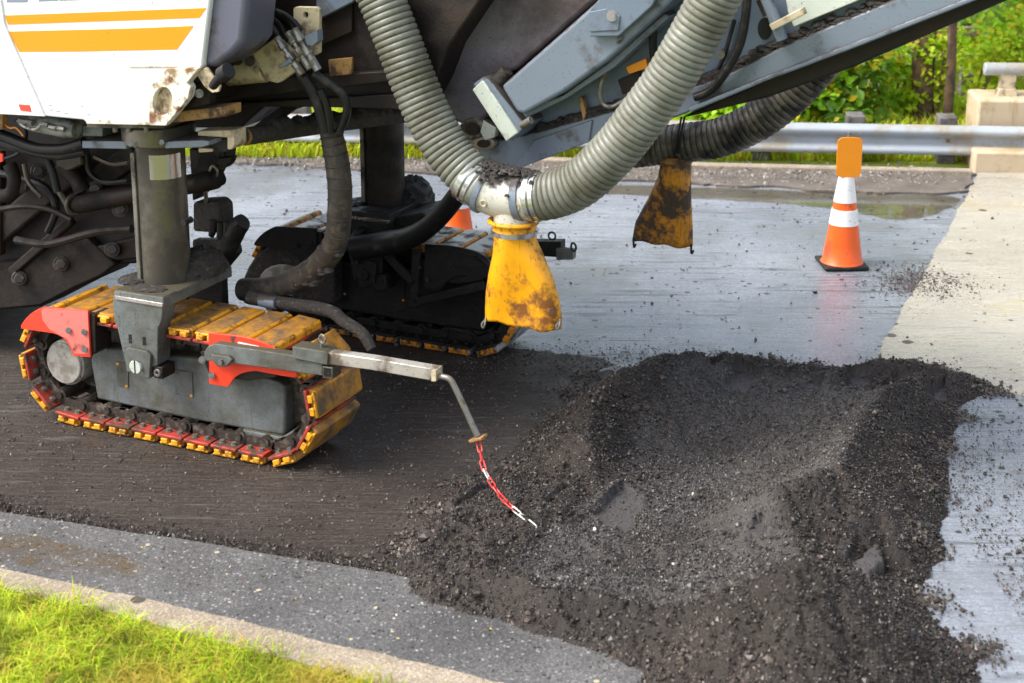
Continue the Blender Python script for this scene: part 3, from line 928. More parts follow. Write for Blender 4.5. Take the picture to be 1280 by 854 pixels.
# ---------------------------------------------------------------- grass
def blades(x, y, z, h, lean, width, c0, c1):
    n = len(x)
    a = rng.uniform(0, 2 * np.pi, n)
    dx, dy = np.cos(a), np.sin(a)
    wx, wy = -dy * width, dx * width
    L = lean * h
    rows = []
    for f, s_ in ((0, 1.0), (0.55, 0.75)):
        bx, by, bz = x + dx * L * f * f, y + dy * L * f * f, z + h * f
        rows += [np.stack([bx - wx * s_, by - wy * s_, bz], 1), np.stack([bx + wx * s_, by + wy * s_, bz], 1)]
    rows.append(np.stack([x + dx * L, y + dy * L, z + h * (1 - 0.35 * np.minimum(lean, 1.2))], 1))
    v = np.stack(rows, 1).reshape(-1, 3)
    b = (np.arange(n) * 5)[:, None]
    f3 = np.concatenate([b + np.array([[0, 1, 3]]), b + np.array([[0, 3, 2]]), b + np.array([[2, 3, 4]])], 0)
    t = rng.random((n, 1))
    col = c0 * (1 - t) + c1 * t
    straw = rng.random(n) < 0.16
    col[straw] = np.array((0.48, 0.28, 0.06)) * rng.uniform(0.7, 1.2, (straw.sum(), 1))
    return v, f3, np.repeat(col, 5, axis=0)


n = 78000
xs = rng.uniform(-2.9, 1.5, n); ys = rng.uniform(3.6, 5.8, n)
kerb_back = np.interp(xs, *zip(*sorted([(G(px, py, 0.06).x, G(px, py, 0.06).y) for px, py in kb])))
thin = np.clip((kerb_back - 0.0 - ys) / 0.10, 0, 1)
clump = vnoise(xs, ys, 9, 41)
ok = (ys < kerb_back + 0.02 + 0.03 * clump) & (rng.random(n) < 0.25 + thin) & (clump > -0.36)
xs, ys = xs[ok], ys[ok]
n = len(xs)
v, f, c = blades(xs, ys, np.full(n, 0.05), rng.uniform(0.04, 0.095, n) * (1 + 0.6 * vnoise(xs, ys, 6, 43)), rng.uniform(0.3, 1.9, n), rng.uniform(0.0014, 0.0032, n),
                 np.array((0.24, 0.40, 0.010)), np.array((0.60, 0.64, 0.04)))
gsh = np.repeat(np.clip(1.0 + 1.3 * vnoise(xs, ys, 7, 51) + 0.7 * vnoise(xs, ys, 23, 52), 0.35, 1.5), 5)[:, None]
dry = np.repeat(np.clip(vnoise(xs, ys, 3.1, 53) * 4 - 0.5, 0, 0.8), 5)[:, None]
c = c * gsh * (1 - dry) + np.array((0.50, 0.36, 0.06)) * dry
tag(np_obj('near_grass', v, f, M_['grass'], col=c), 'bright green grass growing behind the near kerb', 'grass', kind='stuff')
bank = MB().slab([tuple(G(*p, .03)[:2]) for p in kb[::-1]] + [(2.4, 2.6), (-3.2, 2.6)], -0.05, 0.056)
bank.build('verge_soil', M_['soil'])['kind'] = 'structure'
MB().slab([(-30, 13.6), (-1.2, 13.02), (1.6, 13.06), (3.4, 12.86), (14, 12.4), (14, 60), (-30, 60)], -0.2, 0.012).build('far_verge', M_['soil'])['kind'] = 'structure'
n = 34000
xs = rng.uniform(-5.5, 5.0, n); ys = 13.10 - 0.03 * xs + np.where(xs < 0.3, -0.06, 0) + rng.gamma(1.1, 0.75, n)
v, f, c = blades(xs, ys, np.full(n, 0.01), rng.uniform(0.05, 0.2, n), rng.uniform(0.2, 1.0, n), rng.uniform(0.004, 0.008, n), np.array((0.36, 0.52, 0.010)), np.array((0.72, 0.76, 0.05)))
tag(np_obj('verge_grass', v, f, M_['grass'], col=c), 'yellow green grass under and behind the guardrail', 'grass', kind='stuff')


# ---------------------------------------------------------------- guardrail, parapet
RA, RB = G(376, 190.5, 0.0), G(1180, 206, 0.0)
rd = (RB - RA).normalized(); rnn = Vector((-rd.y, rd.x, 0))
rail = empty('guardrail', (RA + RB) / 2, math.atan2(rd.y, rd.x)); rail.location.z = 0
tag(rail, 'long galvanised crash barrier on posts behind the far kerb', 'guardrail')
rc = (RA + RB) / 2


def rl(p): q_ = p - rc; return Vector((q_.dot(rd), q_.dot(rnn), p.z))


zt = V(900, 150, RA, rd).z; zb = V(900, 187, RA, rd).z
hgt = zt - zb
prof = [(0.0, 0), (-0.035, .04), (-0.075, .10), (-0.085, .18), (-0.075, .27), (-0.03, .36), (-0.005, .44), (-0.005, .56), (-0.03, .64), (-0.075, .73), (-0.085, .82), (-0.075, .90), (-0.035, .96), (0.0, 1)]
b = MB()
for x_a, x_b in ((-16, 9.0),):
    vs, fs = [], []
    k = len(prof)
    for x in (x_a, x_b):
        for off in (0, 0.006):
            vs += [(x, p[0] - 0.06 + off, zb + p[1] * hgt) for p in prof]
    for i in range(k - 1):
        fs += [(i, i + 1, 2 * k + i + 1, 2 * k + i), (k + i + 1, k + i, 3 * k + i, 3 * k + i + 1)]
    fs += [(0, 2 * k, 3 * k, k), (k - 1, 2 * k - 1, 4 * k - 1, 3 * k - 1)]
    b.add(vs, fs)
b.build('rail_beam', M_['galv'], rail, angle=60)
for px in (376, 530, 745, 950, 1068, 1182):
    x = rl(V(px, 195, RA, rd)).x
    pm = 'wood'
    o = MB().box(x - 0.075, x + 0.075, -0.03, 0.17, -0.1, zt + 0.06 - (0.02 if px % 2 else 0)).build('rail_post', M_[pm], rail, bevel=0.01)
    if px in (1068, 1182, 376):
        MB().cyl((x, -0.075, zb + hgt * .5), (x, -0.055, zb + hgt * .5), 0.02, n=10).build('bolt', M_['rusty'], rail)
for px in (-60, -250, 1330):
    x = rl(V(px, 195, RA, rd)).x
    MB().box(x - 0.075, x + 0.075, -0.03, 0.17, -0.1, zt + 0.05).build('rail_post', M_['wood'], rail, bevel=0.01)

pa = rl(V(1217, 246, RA - rnn * 0.02, rd)); xl = pa.x
pp = empty('bridge_parapet', rail.location, rail.rotation_euler.z)
tag(pp, 'tan concrete bridge end block carrying a metal top rail', 'parapet')


def zz(px, py, off): return V(px, py, RA + rnn * off, rd).z


xL = rl(V(1221, 150, RA + rnn * 0.02, rd)).x
b = MB().box(xL, xL + 4, 0.02, 0.5, zz(1221, 220, 0.02), zz(1221, 124, 0.02))
b.build('upper_block', M_['parapet'], pp, bevel=0.025)
b = MB().box(xL - 0.06, xL + 4, -0.28, 0.54, -0.1, zz(1221, 189.5, -0.28))
b.build('base_block', M_['parapet'], pp, bevel=0.02)
y_p = 0.22
xa, xb_ = rl(V(1244, 120, RA + rnn * y_p, rd)).x, rl(V(1268, 120, RA + rnn * y_p, rd)).x
z0_, z1_ = zz(1255, 127, y_p), zz(1255, 90, y_p)
b = MB()
b.prism([(xa - 0.02, z0_), (xb_ + 0.02, z0_), (xb_ + 0.005, z0_ + 0.12), (xa + 0.02, z0_ + 0.12)], y_p - 0.05, y_p + 0.05)
b.prism([(xa + 0.02, z0_ + .12), (xb_, z0_ + .12), (xb_, z1_), (xa + 0.03, z1_)], y_p - 0.03, y_p + 0.03)
b.build('rail_stand', M_['cream'], pp, bevel=0.006)
xr = rl(V(1230, 86, RA + rnn * y_p, rd)).x
zr = zz(1230, 86, y_p)
MB().cyl((xr, y_p, zr), (xr + 5, y_p, zr), 0.055, n=20).build('top_rail', M_['galv'], pp, bevel=0.01)
for dx in (0.03, 0.12):
    MB().cyl((xa + dx, y_p - 0.06, z0_ + 0.05), (xa + dx, y_p - 0.045, z0_ + 0.05), 0.011, n=8).build('bolt', M_['rusty'], pp)


# ---------------------------------------------------------------- cones
def lathe(b, prof, n=28, mi=0):
    vs, fs = [], []
    for r, z in prof:
        for k in range(n):
            a = 2 * math.pi * k / n
            vs.append((r * math.cos(a), r * math.sin(a), z))
    for i in range(len(prof) - 1):
        for k in range(n):
            fs.append((i * n + k, i * n + (k + 1) % n, (i + 1) * n + (k + 1) % n, (i + 1) * n + k))
    b.add(vs, fs, mi)


def cone(loc, hgt_, label, rz=0.3, group='traffic cones on the road', bands=((0.36, 0.56), (0.60, 0.78))):
    t = empty('traffic_cone', loc, rz)
    tag(t, label, 'traffic cone', group)
    s_ = hgt_
    w_ = 0.20 * s_
    MB().box(-w_, w_, -w_, w_, 0, 0.035 * s_).build('base', M_['rubber'], t, bevel=0.012)
    rad = lambda f: s_ * (0.185 - 0.15 * f)
    b = MB()
    zs = [0.035, 0.045, 0.2, 0.4, 0.6, 0.8, 0.97, 1.0]
    lathe(b, [(rad(z) + (0.012 * s_ if z < 0.04 else 0), z * s_) for z in zs] + [(rad(1) * 0.75, s_ * 1.005), (rad(1) * .7, s_ * 0.95)])
    b.build('cone_body', M_['cone'], t, angle=50)
    for f0, f1 in bands:
        b = MB()
        lathe(b, [(rad(f0) + .0005, f0 * s_), (rad(f0) + .004, f0 * s_ + .001), (rad(f1) + .004, f1 * s_ - .001), (rad(f1) + .0005, f1 * s_)])
        b.build('reflective_band', M_['cone_white'], t, angle=60)
    return t


cpos = G(1052, 331, 0.004)
top = V(1056, 196, cpos, Vector((1, 0, 0))).z
cone(cpos, top, 'orange cone with two white bands and a paddle on top', rz=0.06, bands=((0.385, 0.525), (0.59, 0.82)))
c2 = G(574, 293, 0.0)
cone(c2, V(560, 196, c2, Vector((1, 0, 0))).z, 'orange cone half hidden behind the black sleeve and big hose', 0.6)
# paddle
pd = empty('orange_paddle', (cpos.x, cpos.y, 0))
tag(pd, 'rounded orange paddle sign stuck in the top of the cone', 'paddle sign')
q0, q1 = V(1043, 220, cpos, Vector((1, 0, 0))), V(1077, 170, cpos, Vector((1, 0, 0)))
cx_ = (q0.x + q1.x) / 2 - cpos.x; cz_ = (q0.z + q1.z) / 2
hw, hh_ = (q1.x - q0.x) / 2, (q1.z - q0.z) / 2
r_ = 0.04
ol = []
for sx2, sz2, a0 in ((1, 1, 0), (-1, 1, 90), (-1, -1, 180), (1, -1, 270)):
    for k in range(5):
        a = R(a0 + k * 22.5)
        ol.append((cx_ + sx2 * (hw - r_) + r_ * math.cos(a) , cz_ + sz2 * (hh_ - r_) + r_ * math.sin(a)))
MB().prism(ol, -0.045, -0.037).build('blade', M_['paddle'], pd, bevel=0.002)
MB().cyl((0.01, -0.03, top * 0.9), (cx_ - .005, -0.03, cz_ + hh_ + 0.03), 0.012, n=10).build('handle', M_['wood'], pd)

# something red and white beyond the rail, seen through the machine
rp = V(368, 150, RA + rnn * 1.2, rd)
bo = empty('traffic_barrel', (rp.x, rp.y, 0))
tag(bo, 'red and white barrel beyond the crash barrier, glimpsed under the machine', 'traffic barrel')
for z_a, z_b, mm in ((0, .38, 'cone'), (.385, .50, 'cone_white'), (.505, .62, 'red'), (.625, .70, 'cone_white'), (.705, .80, 'red')):
    MB().cyl((0, 0, z_a), (0, 0, z_b), 0.10 - 0.03 * z_a, 0.10 - 0.03 * z_b, n=20).build('barrel_band', M_[mm], bo, bevel=0.006)


# ---------------------------------------------------------------- plants behind
def leaf_cloud(n, cen_, rad_, size, c0, c1, clumps=14, droop=0.4, yellow=0.08):
    cc = rng.normal(0, 0.42, (clumps, 3)) * np.array(rad_)
    cc[:, 2] = rng.uniform(-0.9, 0.95, clumps) * rad_[2]
    k = rng.integers(0, clumps, n)
    p = cc[k] + rng.normal(0, 0.24, (n, 3)) * np.array(rad_)
    p += np.array(cen_)
    p[:, 2] = np.abs(p[:, 2] - 0.02) + 0.02
    s_ = size * rng.uniform(0.55, 1.25, n)
    a = rng.uniform(0, 2 * np.pi, n)
    d = np.stack([np.cos(a), np.sin(a), -droop + rng.normal(0, 0.45, n)], 1); d /= np.linalg.norm(d, axis=1)[:, None]
    up = rng.normal(0, 0.35, (n, 3)) + np.array([0, -0.45, 0.8])
    sdv = np.cross(d, up); sdv /= np.linalg.norm(sdv, axis=1)[:, None]
    nn = np.cross(sdv, d)
    S_ = s_[:, None]
    vs = np.stack([p - d * S_ * .5, p - d * S_ * .15 + sdv * S_ * .36 + nn * S_ * .08, p + d * S_ * .2 + sdv * S_ * .30 + nn * S_ * .08, p + d * S_ * .6,
                   p + d * S_ * .2 - sdv * S_ * .30 + nn * S_ * .08, p - d * S_ * .15 - sdv * S_ * .36 + nn * S_ * .08], 1).reshape(-1, 3)
    b_ = (np.arange(n) * 6)[:, None]
    fs = np.concatenate([b_ + np.array([[0, 1, 2, 3]]), b_ + np.array([[0, 3, 4, 5]])], 0)
    tn = (rng.random(clumps)[k] * 0.6 + rng.random(n) * 0.4)[:, None]
    col = np.array(c0) * (1 - tn) + np.array(c1) * tn
    yl = rng.random(n) < yellow
    col[yl] = np.array((0.58, 0.48, 0.02)) * rng.uniform(0.7, 1.1, (yl.sum(), 1))
    return vs, fs, np.repeat(col, 6, axis=0), cc + np.array(cen_)


def shrub(x, y, rad_, n, size, c0, c1, label, cat='shrub', name='leafy_shrub', group='shrubs behind the guardrail', yellow=0.08, z=None):
    t = empty(name, (x, y, 0))
    tag(t, label, cat, group)
    v, f, c, cc = leaf_cloud(n, (0, 0, rad_[2] if z is None else z), rad_, size, c0, c1, yellow=yellow)
    np_obj('foliage', v, f, M_['leaf'], t, col=c)
    b = MB()
    for q in cc[:9]:
        b.tube([(q[0] * .2, q[1] * .2, -.06), (q[0] * .6, q[1] * .6, max(q[2], .1) * .55), tuple(np.maximum(q, (-9, -9, .12)))], [0.016, 0.012, 0.005], n=6, res=4)
    b.build('stem', M_['stem'], t)
    return t


GA, GB = (0.18, 0.46, 0.012), (0.52, 0.76, 0.03)
YA, YB = (0.30, 0.50, 0.012), (0.66, 0.74, 0.03)
DA, DB = (0.09, 0.30, 0.012), (0.30, 0.55, 0.02)
SH = [(905, 145, 14.6, (.55, .35, .42), 900, .13, GA, GB, 'broad leaved vine tangle under the conveyor boom'),
      (985, 145, 14.5, (.55, .35, .50), 1100, .13, GA, GB, 'dense round leaved vine beside the conveyor boom'),
      (1060, 146, 14.6, (.50, .35, .50), 1000, .12, (.07, .2, .015), (.24, .38, .03), 'round leaved vine left of the leaning trunk'),
      (1115, 146, 15.0, (.40, .30, .50), 800, .10, DA, GB, 'dark vine clump at the foot of the leaning trunk'),
      (1165, 148, 14.7, (.28, .25, .55), 800, .08, YA, YB, 'yellow green bush between trunk and rusty post'),
      (1210, 148, 15.3, (.35, .3, .45), 900, .07, YA, YB, 'spindly yellowing bush beside the bridge parapet'),
      (1270, 148, 15.6, (.5, .4, .6), 1300, .09, GA, YB, 'leafy bush behind the bridge parapet'),
      (960, 120, 17.2, (.8, .5, .8), 1300, .12, DA, GB, 'dark green thicket behind the vines'),
      (1080, 110, 17.6, (.8, .5, .95), 1500, .12, GA, YB, 'tall bright thicket behind the leaning trunk'),
      (1180, 100, 18.0, (.8, .5, 1.05), 1600, .13, GA, YB, 'tall sunlit thicket behind the rusty post'),
      (1290, 100, 17.6, (.9, .5, 1.1), 1700, .12, GA, YB, 'tall feathery thicket behind the parapet rail'),
      (830, 130, 16.8, (.9, .5, .7), 1100, .12, DA, GB, 'thicket hidden mostly behind the grey boom'),
      (420, 150, 17.0, (1.2, .5, .55), 1400, .10, YA, YB, 'yellow green bushes seen under the machine frame'),
      (1420, 100, 17.0, (1.0, .6, 1.1), 1300, .12, GA, YB, 'big bush at the right end of the row')]
for px, py, yy, rad_, n, sz, a, b_, lab in SH:
    d = ray(px, py); x = d.x * yy / d.y
    shrub(x, yy, (rad_[0], rad_[1], rad_[2] * (.72 if yy < 16 else 1)), int(n * (1.15 if yy < 16 else 1.5)), sz * .8, a, b_, lab, yellow=.14)
BACK = ['bushy mass at the far left end of the back row', 'second bushy mass from the left beyond the rails', 'back row bushes behind the far leg of the machine', 'back row bushes behind the conveyor boom',
        'back row bushes beyond the leaning trunk', 'back row bushes beyond the parapet rail', 'bushy mass at the far right end of the back row']
for k, (x, yy) in enumerate([(-9, 20), (-5.5, 21), (-1.5, 22), (2.0, 22.5), (5.5, 21.5), (9, 21), (12.5, 20)]):
    shrub(x, yy, (1.9, .8, 1.25), 2400, .17, DA if k % 2 else GA, GB if k % 3 else YB, BACK[k], group='back row of bushes')
# feathery weed fronds
d = ray(1265, 45); fx = d.x * 15.9 / d.y
ft = empty('fern_shrub', (fx, 15.9, 0))
tag(ft, 'pale feathery fronds arching above the parapet rail', 'shrub')
for k in range(9):
    b = MB()
    a = R(100 + k * 19 + random.uniform(-8, 8)); L = random.uniform(.5, .8)
    pts_ = [Vector((0, 0, .4 + .09 * k)), Vector((math.cos(a) * L * .4, -.05, .4 + .09 * k + .22)), Vector((math.cos(a) * L, -.12, .4 + .09 * k + .16))]
    pp_, rr_ = spline(pts_, [.008, .006, .002], 8)
    b.tube(pp_, rr_, n=5)
    for i, q in enumerate(pp_[3:]):
        for sg_ in (-1, 1):
            l_ = .13 * (1 - i / 16)
            e = q + Vector((math.cos(a) * .05, -.03 * sg_, sg_ * l_ * .8 - .03))
            b.add([q, q + Vector((.018, 0, 0)), e + Vector((.012, 0, 0)), e], [(0, 1, 2, 3)])
    o = b.build('frond', M_['leaf'], ft)
    at = o.data.attributes.new('tint', 'FLOAT_COLOR', 'POINT')
    at.data.foreach_set('color', [0.34, 0.50, 0.14, 1] * len(o.data.vertices))


def tree(px, yy, hgt_, r0, lean, label, ncrown, name='roadside_tree'):
    d = ray(px, 150); x = d.x * yy / d.y
    t = empty(name, (x, yy, 0))
    tag(t, label, 'tree', 'trees behind the guardrail')
    b = MB()
    b.tube([(0, 0, -.1), (lean * .3, 0, hgt_ * .3), (lean * .5, .1, hgt_ * .6), (lean, .1, hgt_)], [r0 * 1.2, r0, r0 * .7, r0 * .3], n=10, res=6, lump=.12, seed=3)
    tips = []
    for k in range(6):
        z = hgt_ * (.45 + .09 * k); a = k * 2.2
        e = (lean * .6 + math.cos(a) * .9, math.sin(a) * .9, z + .6)
        b.tube([(lean * .5 * z / hgt_, .05, z), e], [r0 * .3, .012], n=6)
        tips.append(e)
    b.build('trunk', M_['bark'], t)
    v, f, c, _ = leaf_cloud(ncrown, (lean * .7, 0, hgt_ * .9), (1.1, 1.0, .7), .13, GA, GB, clumps=22)
    np_obj('crown', v, f, M_['leaf'], t, col=c)


tree(1152, 14.75, 3.0, .10, -.1, 'leaning rough trunked tree among the vines', 1600)
tree(1250, 19.0, 3.6, .10, .2, 'slim tree behind the bridge parapet', 1500)
tree(700, 19.5, 3.6, .12, .2, 'tree standing behind the conveyor boom', 1500)
d = ray(1187, 100); x = d.x * 15.4 / d.y
o = MB().tube([(0, 0, -.1), (0.01, 0, .5), (-.02, 0, 1.3)], [.05, .045, .04], n=8, lump=.08).build('rusty_post', M_['bark']); o.location = (x * 14.5 / 15.4, 14.5, 0)
tag(o, 'thin reddish brown post among the yellow bushes', 'post')
rt = empty('railway_track', (0, 16.3, 0))
tag(rt, 'rusty low rails running behind the bushes', 'railway track')
for yy, zc in ((-.25, .36), (.15, .56)):
    MB().box(-12, 12, yy, yy + .08, zc, zc + .10).build('rail', M_['railtrack'], rt, bevel=.01)
for k in range(28):
    x = -11.5 + k * .85
    MB().box(x, x + .12, -.4, .6, -.06, .255).build('sleeper', M_['wood'], rt)

# ================================================================ milling machine
MM = empty('milling_machine', O, HEAD)
tag(MM, 'white and grey cold planer on tracks with big hose and rising conveyor boom', 'milling machine')

# ---- hull
H0 = -0.10
hull = MB().ppx([(-160, -70), (268, -60), (262, 0), (252, 83), (233, 104), (237, 110), (234, 123), (207, 156), (108, 154), (104, 150), (18, 142), (-160, 132)], H0, 0.055).build('side_panel', M_['white'], MM, bevel=.008)
MB().ppx([(-160, -68), (-3, -20), (5, 30), (56, 146), (18, 144), (-160, 135)], H0 - .012, .014).build('side_flap', M_['white'], hull, bevel=.004)
for px in ([(6, 19.5), (258, 10), (249, 22.5), (10, 31)], [(10.5, 39.5), (95, 37.5), (155, 36), (242, 32.5), (221, 62), (100, 64.5), (24, 65)]):
    MB().ppx(px, H0 - .002, .004).build('orange_stripe', M_['orange_stripe'], hull)
for px in ([(13, -26), (41, -26), (34, 3), (8, 3)], [(57, -26), (80, -26), (72, 1), (48, 2)], [(80, -12), (112, -12), (105, 0), (74, 1)]):
    MB().ppx(px, H0 - .002, .004).build('letter', M_['letter'], hull)
o = MB().ppx([(23, 130.5), (36.5, 131.5), (38.5, 140), (25.5, 138.5)], H0 - .016, .006).build('reflector', M_['reflector'], hull, bevel=.001)
b = MB()
for k, (x_, y_) in enumerate(((60, 131), (62, 137), (70, 139), (80, 141), (108, 143))):
    b.ppx([(x_, y_), (x_ + 5, y_), (x_ + 5, y_ + 1), (x_, y_ + 1)], H0 - .0015, .003)
b.build('fine_print', M_['letter'], hull)
MB().ppx([(160, 83), (206, 83.4), (250, 83), (249, 84), (207, 84.4), (160, 84)], H0 - .006, .008).build('weld_seam', M_['cream'], hull)


def holed(pxo, pxi, y, th):
    b = MB()
    bm = bmesh.new()
    def loop(px):
        vs = [bm.verts.new((m(p[0], p[1], y).x, y, m(p[0], p[1], y).z)) for p in px]
        return [bm.edges.new((vs[i], vs[(i + 1) % len(vs)])) for i in range(len(vs))]
    es = loop(pxo) + loop(pxi)
    bmesh.ops.triangle_fill(bm, edges=es, use_beauty=True)
    r = bmesh.ops.extrude_face_region(bm, geom=list(bm.faces))
    bmesh.ops.translate(bm, verts=[g for g in r['geom'] if isinstance(g, bmesh.types.BMVert)], vec=(0, th, 0))
    bm.verts.index_update()
    b.add([v.co[:] for v in bm.verts], [[v.index for v in f.verts] for f in bm.faces])
    bm.free()
    return b


def ell(cx, cy, rx, ry, n=18, rot=0):
    return [(cx + rx * math.cos(2 * math.pi * k / n) * math.cos(rot) - ry * math.sin(2 * math.pi * k / n) * math.sin(rot),
             cy + rx * math.cos(2 * math.pi * k / n) * math.sin(rot) + ry * math.sin(2 * math.pi * k / n) * math.cos(rot)) for k in range(n)]


lug = holed([(186, 108), (196, 100), (207, 85.5), (249, 85), (233, 104), (238, 109), (235, 123), (207, 157.5), (186, 157)], ell(203, 127, 12, 18, rot=0.15), H0 - .03, .034).build('lifting_lug', M_['white_worn'], MM, bevel=.004)
MB().ppx(ell(203, 127, 12.5, 18.5, rot=.15), H0 - .001, .004).build('lug_recess', M_['cream'], lug)
MB().ppx([(106, 147), (160, 151), (188, 152), (207, 157), (108, 155)], H0 - .006, .03).build('worn_lip', M_['white_worn'], hull, bevel=.003)
MB().ppx([(-160, -70), (262, -60), (255, 20), (245, 85), (215, 140), (120, 148), (-160, 125)], H0 + .06, 2.3).build('hull_body', M_['dark2'], MM, bevel=.01)
MB().ppx([(262, -50), (330, -50), (309, 0), (304, 52), (293, 66), (268, 86), (252, 83)], H0 + .03, .25).build('corner_panel', dirty('violet_grey_panel', (0.10, 0.105, 0.15), BROWN, amt=.33, scale=3, rough=.35, bmp=.06), MM, bevel=.03, seg=4)
b = MB().ppx([(213, 140), (283, 133), (283, 146), (205, 155)], H0 + .10, .12)
b.build('rusty_cross_beam', M_['rusty'], MM, bevel=.006)
b = MB().ppx([(245, 92), (258, 84), (275, 108), (273, 115), (265, 116), (255, 108)], H0 + .0, .014)
b.build('latch_plate', M_['cream'], MM, bevel=.002)
b = MB(); b.tube([m(266, 108, H0 - .03), m(272, 100, H0 - .05), m(279, 92, H0 - .06)], [.02, .022, .022], n=12); b.tube([m(278, 94, H0 - .06), m(286, 88, H0 - .07)], [.038, .036], n=14)
b.build('rubber_stop', M_['rubber'], MM, bevel=.003)
MB().ppx([(232, 105), (262, 105), (262, 130), (228, 137)], H0 + .08, .05).build('lock_box', M_['dark2'], MM, bevel=.004)
MB().cyl(m(249, 117, H0 + .06), m(249, 117, H0 + .09), .02, n=14).build('lock_eye', M_['zinc'], MM)

# ---- dark chassis behind
MB().ppx([(245, -60), (640, -60), (560, 60), (545, 100), (525, 138), (440, 133), (332, 132), (300, 160), (238, 160), (236, 110)], .55, 1.35).build('chassis', M_['dark'], MM, bevel=.01)
MB().ppx([(238, 103), (500, 88), (508, 100), (238, 130)], .47, .07).build('chassis_rail', M_['dark2'], MM, bevel=.006)
MB().ppx([(280, 130), (520, 116), (522, 138), (400, 134), (280, 134)], .50, .05).build('chassis_rail', M_['dark'], MM, bevel=.006)
MB().ppx([(395, -40), (470, -40), (441, 3), (400, 24), (395, 18)], .50, .04).build('upper_plate', M_['conv_plain'], MM, bevel=.006)
MB().ppx([(340, -40), (440, -40), (440, 40), (395, 60), (345, 20)], .53, .02).build('belly_plate', M_['dark2'], MM, bevel=.004)
MB().beam(m(318, 166, .6), m(384, 118, .6), .05, .05).build('frame_strut', M_['dark2'], MM, bevel=.005)
MB().ppx([(410, 75), (440, 72), (439, 93), (412, 96)], .455, .02).build('rust_patch_plate', M_['rusty'], MM, bevel=.003)
holed([(367, 10), (371, 8.5), (396, 9), (399, 12), (399, 66), (393, 70), (380, 60), (366, 40)], ell(382, 19, 3.2, 4.2, 12), .30, .025).build('cream_bracket', M_['cream'], MM, bevel=.003)
MB().ppx([(315, 68), (345, 46), (372, 70), (368, 90), (350, 103), (346, 104), (334, 101)], .30, .03).build('cream_bracket', M_['cream'], MM, bevel=.004)
MB().tube([m(285, 88, .36), m(334, 84, .36)], [.075, .07], n=18).build('pivot_tube', M_['cream'], MM, bevel=.006)
for px in (297, 312): MB().cyl(m(px, 76 + (px - 297) * .1, .27), m(px, 76, .31), .022, n=12).build('bolt', M_['dark2'], MM)

# ---- drum housing and dark pipes on the left
MB().ppx([(-200, 128), (160, 142), (172, 200), (172, 330), (144, 331), (128, 346), (96, 360), (50, 384), (-200, 402)], .62, .22).build('drum_housing', M_['dark'], MM, bevel=.015)
MB().ppx([(-500, 128), (-110, 128), (-110, 385), (-500, 400)], .80, 1.2).build('drum_body', M_['dark'], MM, bevel=.015)
MB().ppx([(-120, 345), (20, 326), (102, 292), (144, 331), (126, 345), (92, 360), (50, 382), (-120, 398)], .56, .05).build('housing_flap', M_['dark2'], MM, bevel=.01)
MB().ppx([(60, 322), (172, 296), (172, 324), (145, 326), (110, 318), (70, 330)], .57, .04).build('housing_ledge', M_['dark2'], MM, bevel=.01)
MB().beam(m(-20, 305, .55), m(100, 205, .55), .06, .14).build('support_arm', M_['dark2'], MM, bevel=.015)
MB().beam(m(15, 340, .55), m(90, 275, .55), .05, .05).build('support_arm', M_['dark2'], MM, bevel=.01)
MB().beam(m(112, 232, .60), m(172, 190, .60), .05, .12).build('support_arm', M_['dark2'], MM, bevel=.01)
cylo = MB().tube([m(92, 256, .48), m(180, 240, .5), m(262, 226, .52), m(270, 222, .54)], [.052, .05, .05, .046], n=18, res=4).build('hydraulic_cylinder', M_['dark2'], MM, bevel=.004)
MB().ring(m(93, 256, .46), (1, -.3, .1), .048, .013, n=20).build('end_flange', M_['steel'], cylo)
MB().tube([m(268, 226, .52), m(272, 215, .5), m(266, 207, .5), m(262, 214, .5)], .007, n=6, res=5).build('wire_loop', M_['zinc'], cylo)
MB().tube([m(64, 216, .45), m(72, 236, .44), m(84, 255, .44)], [.012, .014, .02], n=8, res=3).build('grease_pipe', M_['steel'], MM)
MB().tube([m(88, 215, .5), m(98, 228, .5), m(104, 240, .5)], [.05, .042, .05], n=14, res=3).build('pipe_elbow', M_['dark2'], MM)
for i, pts_ in enumerate(([(-20, 160), (10, 172), (45, 185), (80, 186), (106, 178)], [(-20, 172), (30, 186), (70, 194), (108, 188)], [(20, 150), (33, 165), (25, 190), (0, 200), (-20, 203)],
                          [(-20, 242), (10, 244), (18, 225), (12, 205)], [(60, 200), (66, 215), (72, 240)])):
    MB().tube([m(a, b_, .1 + .05 * i) for a, b_ in pts_], [.028, .026, .009, .035, .02][i], n=10, res=6).build('hydraulic_hose', M_['rubber'] if i != 3 else M_['dark2'], MM)
b = MB().tube([m(2, 153, .02), m(12, 160, .02), m(20, 160, .02), m(29, 170, .02)], .004, n=6, res=5)
b.build('orange_wire', M_['paddle'], MM)
MB().tube([m(42, 152, .04), m(82, 160, .04), m(96, 162, .04)], [.048, .048, .04], n=16).build('valve_body', dirty('grey_valve', (.26, .28, .26), BROWN, amt=.35, rough=.4), MM, bevel=.004)
b = MB()
for px, py in ((28, 152), (36, 153), (56, 156), (66, 160), (76, 161)):
    b.cyl(m(px - 4, py - 1, -.03), m(px + 5, py + 1, -.03), .014, n=6)
b.tube([m(22, 150, -.03), m(30, 158, -.03), m(44, 162, -.03), m(52, 156, -.03)], .009, n=8, res=5)
b.build('pipe_fittings', M_['zinc'], MM)
MB().ppx([(-30, 138), (3, 141), (3, 162), (-30, 160)], 0.0, .04).build('rusty_tab', M_['rusty'], MM)
MB().ppx([(-5, 190), (3, 193), (3, 202), (-5, 204)], 0.05, .01).build('red_tag', M_['red'], MM)
MB().ppx([(0, 190), (0, 320), (-40, 330), (-40, 190)], .5, .05).build('housing_rib', M_['dark2'], MM, bevel=.01)

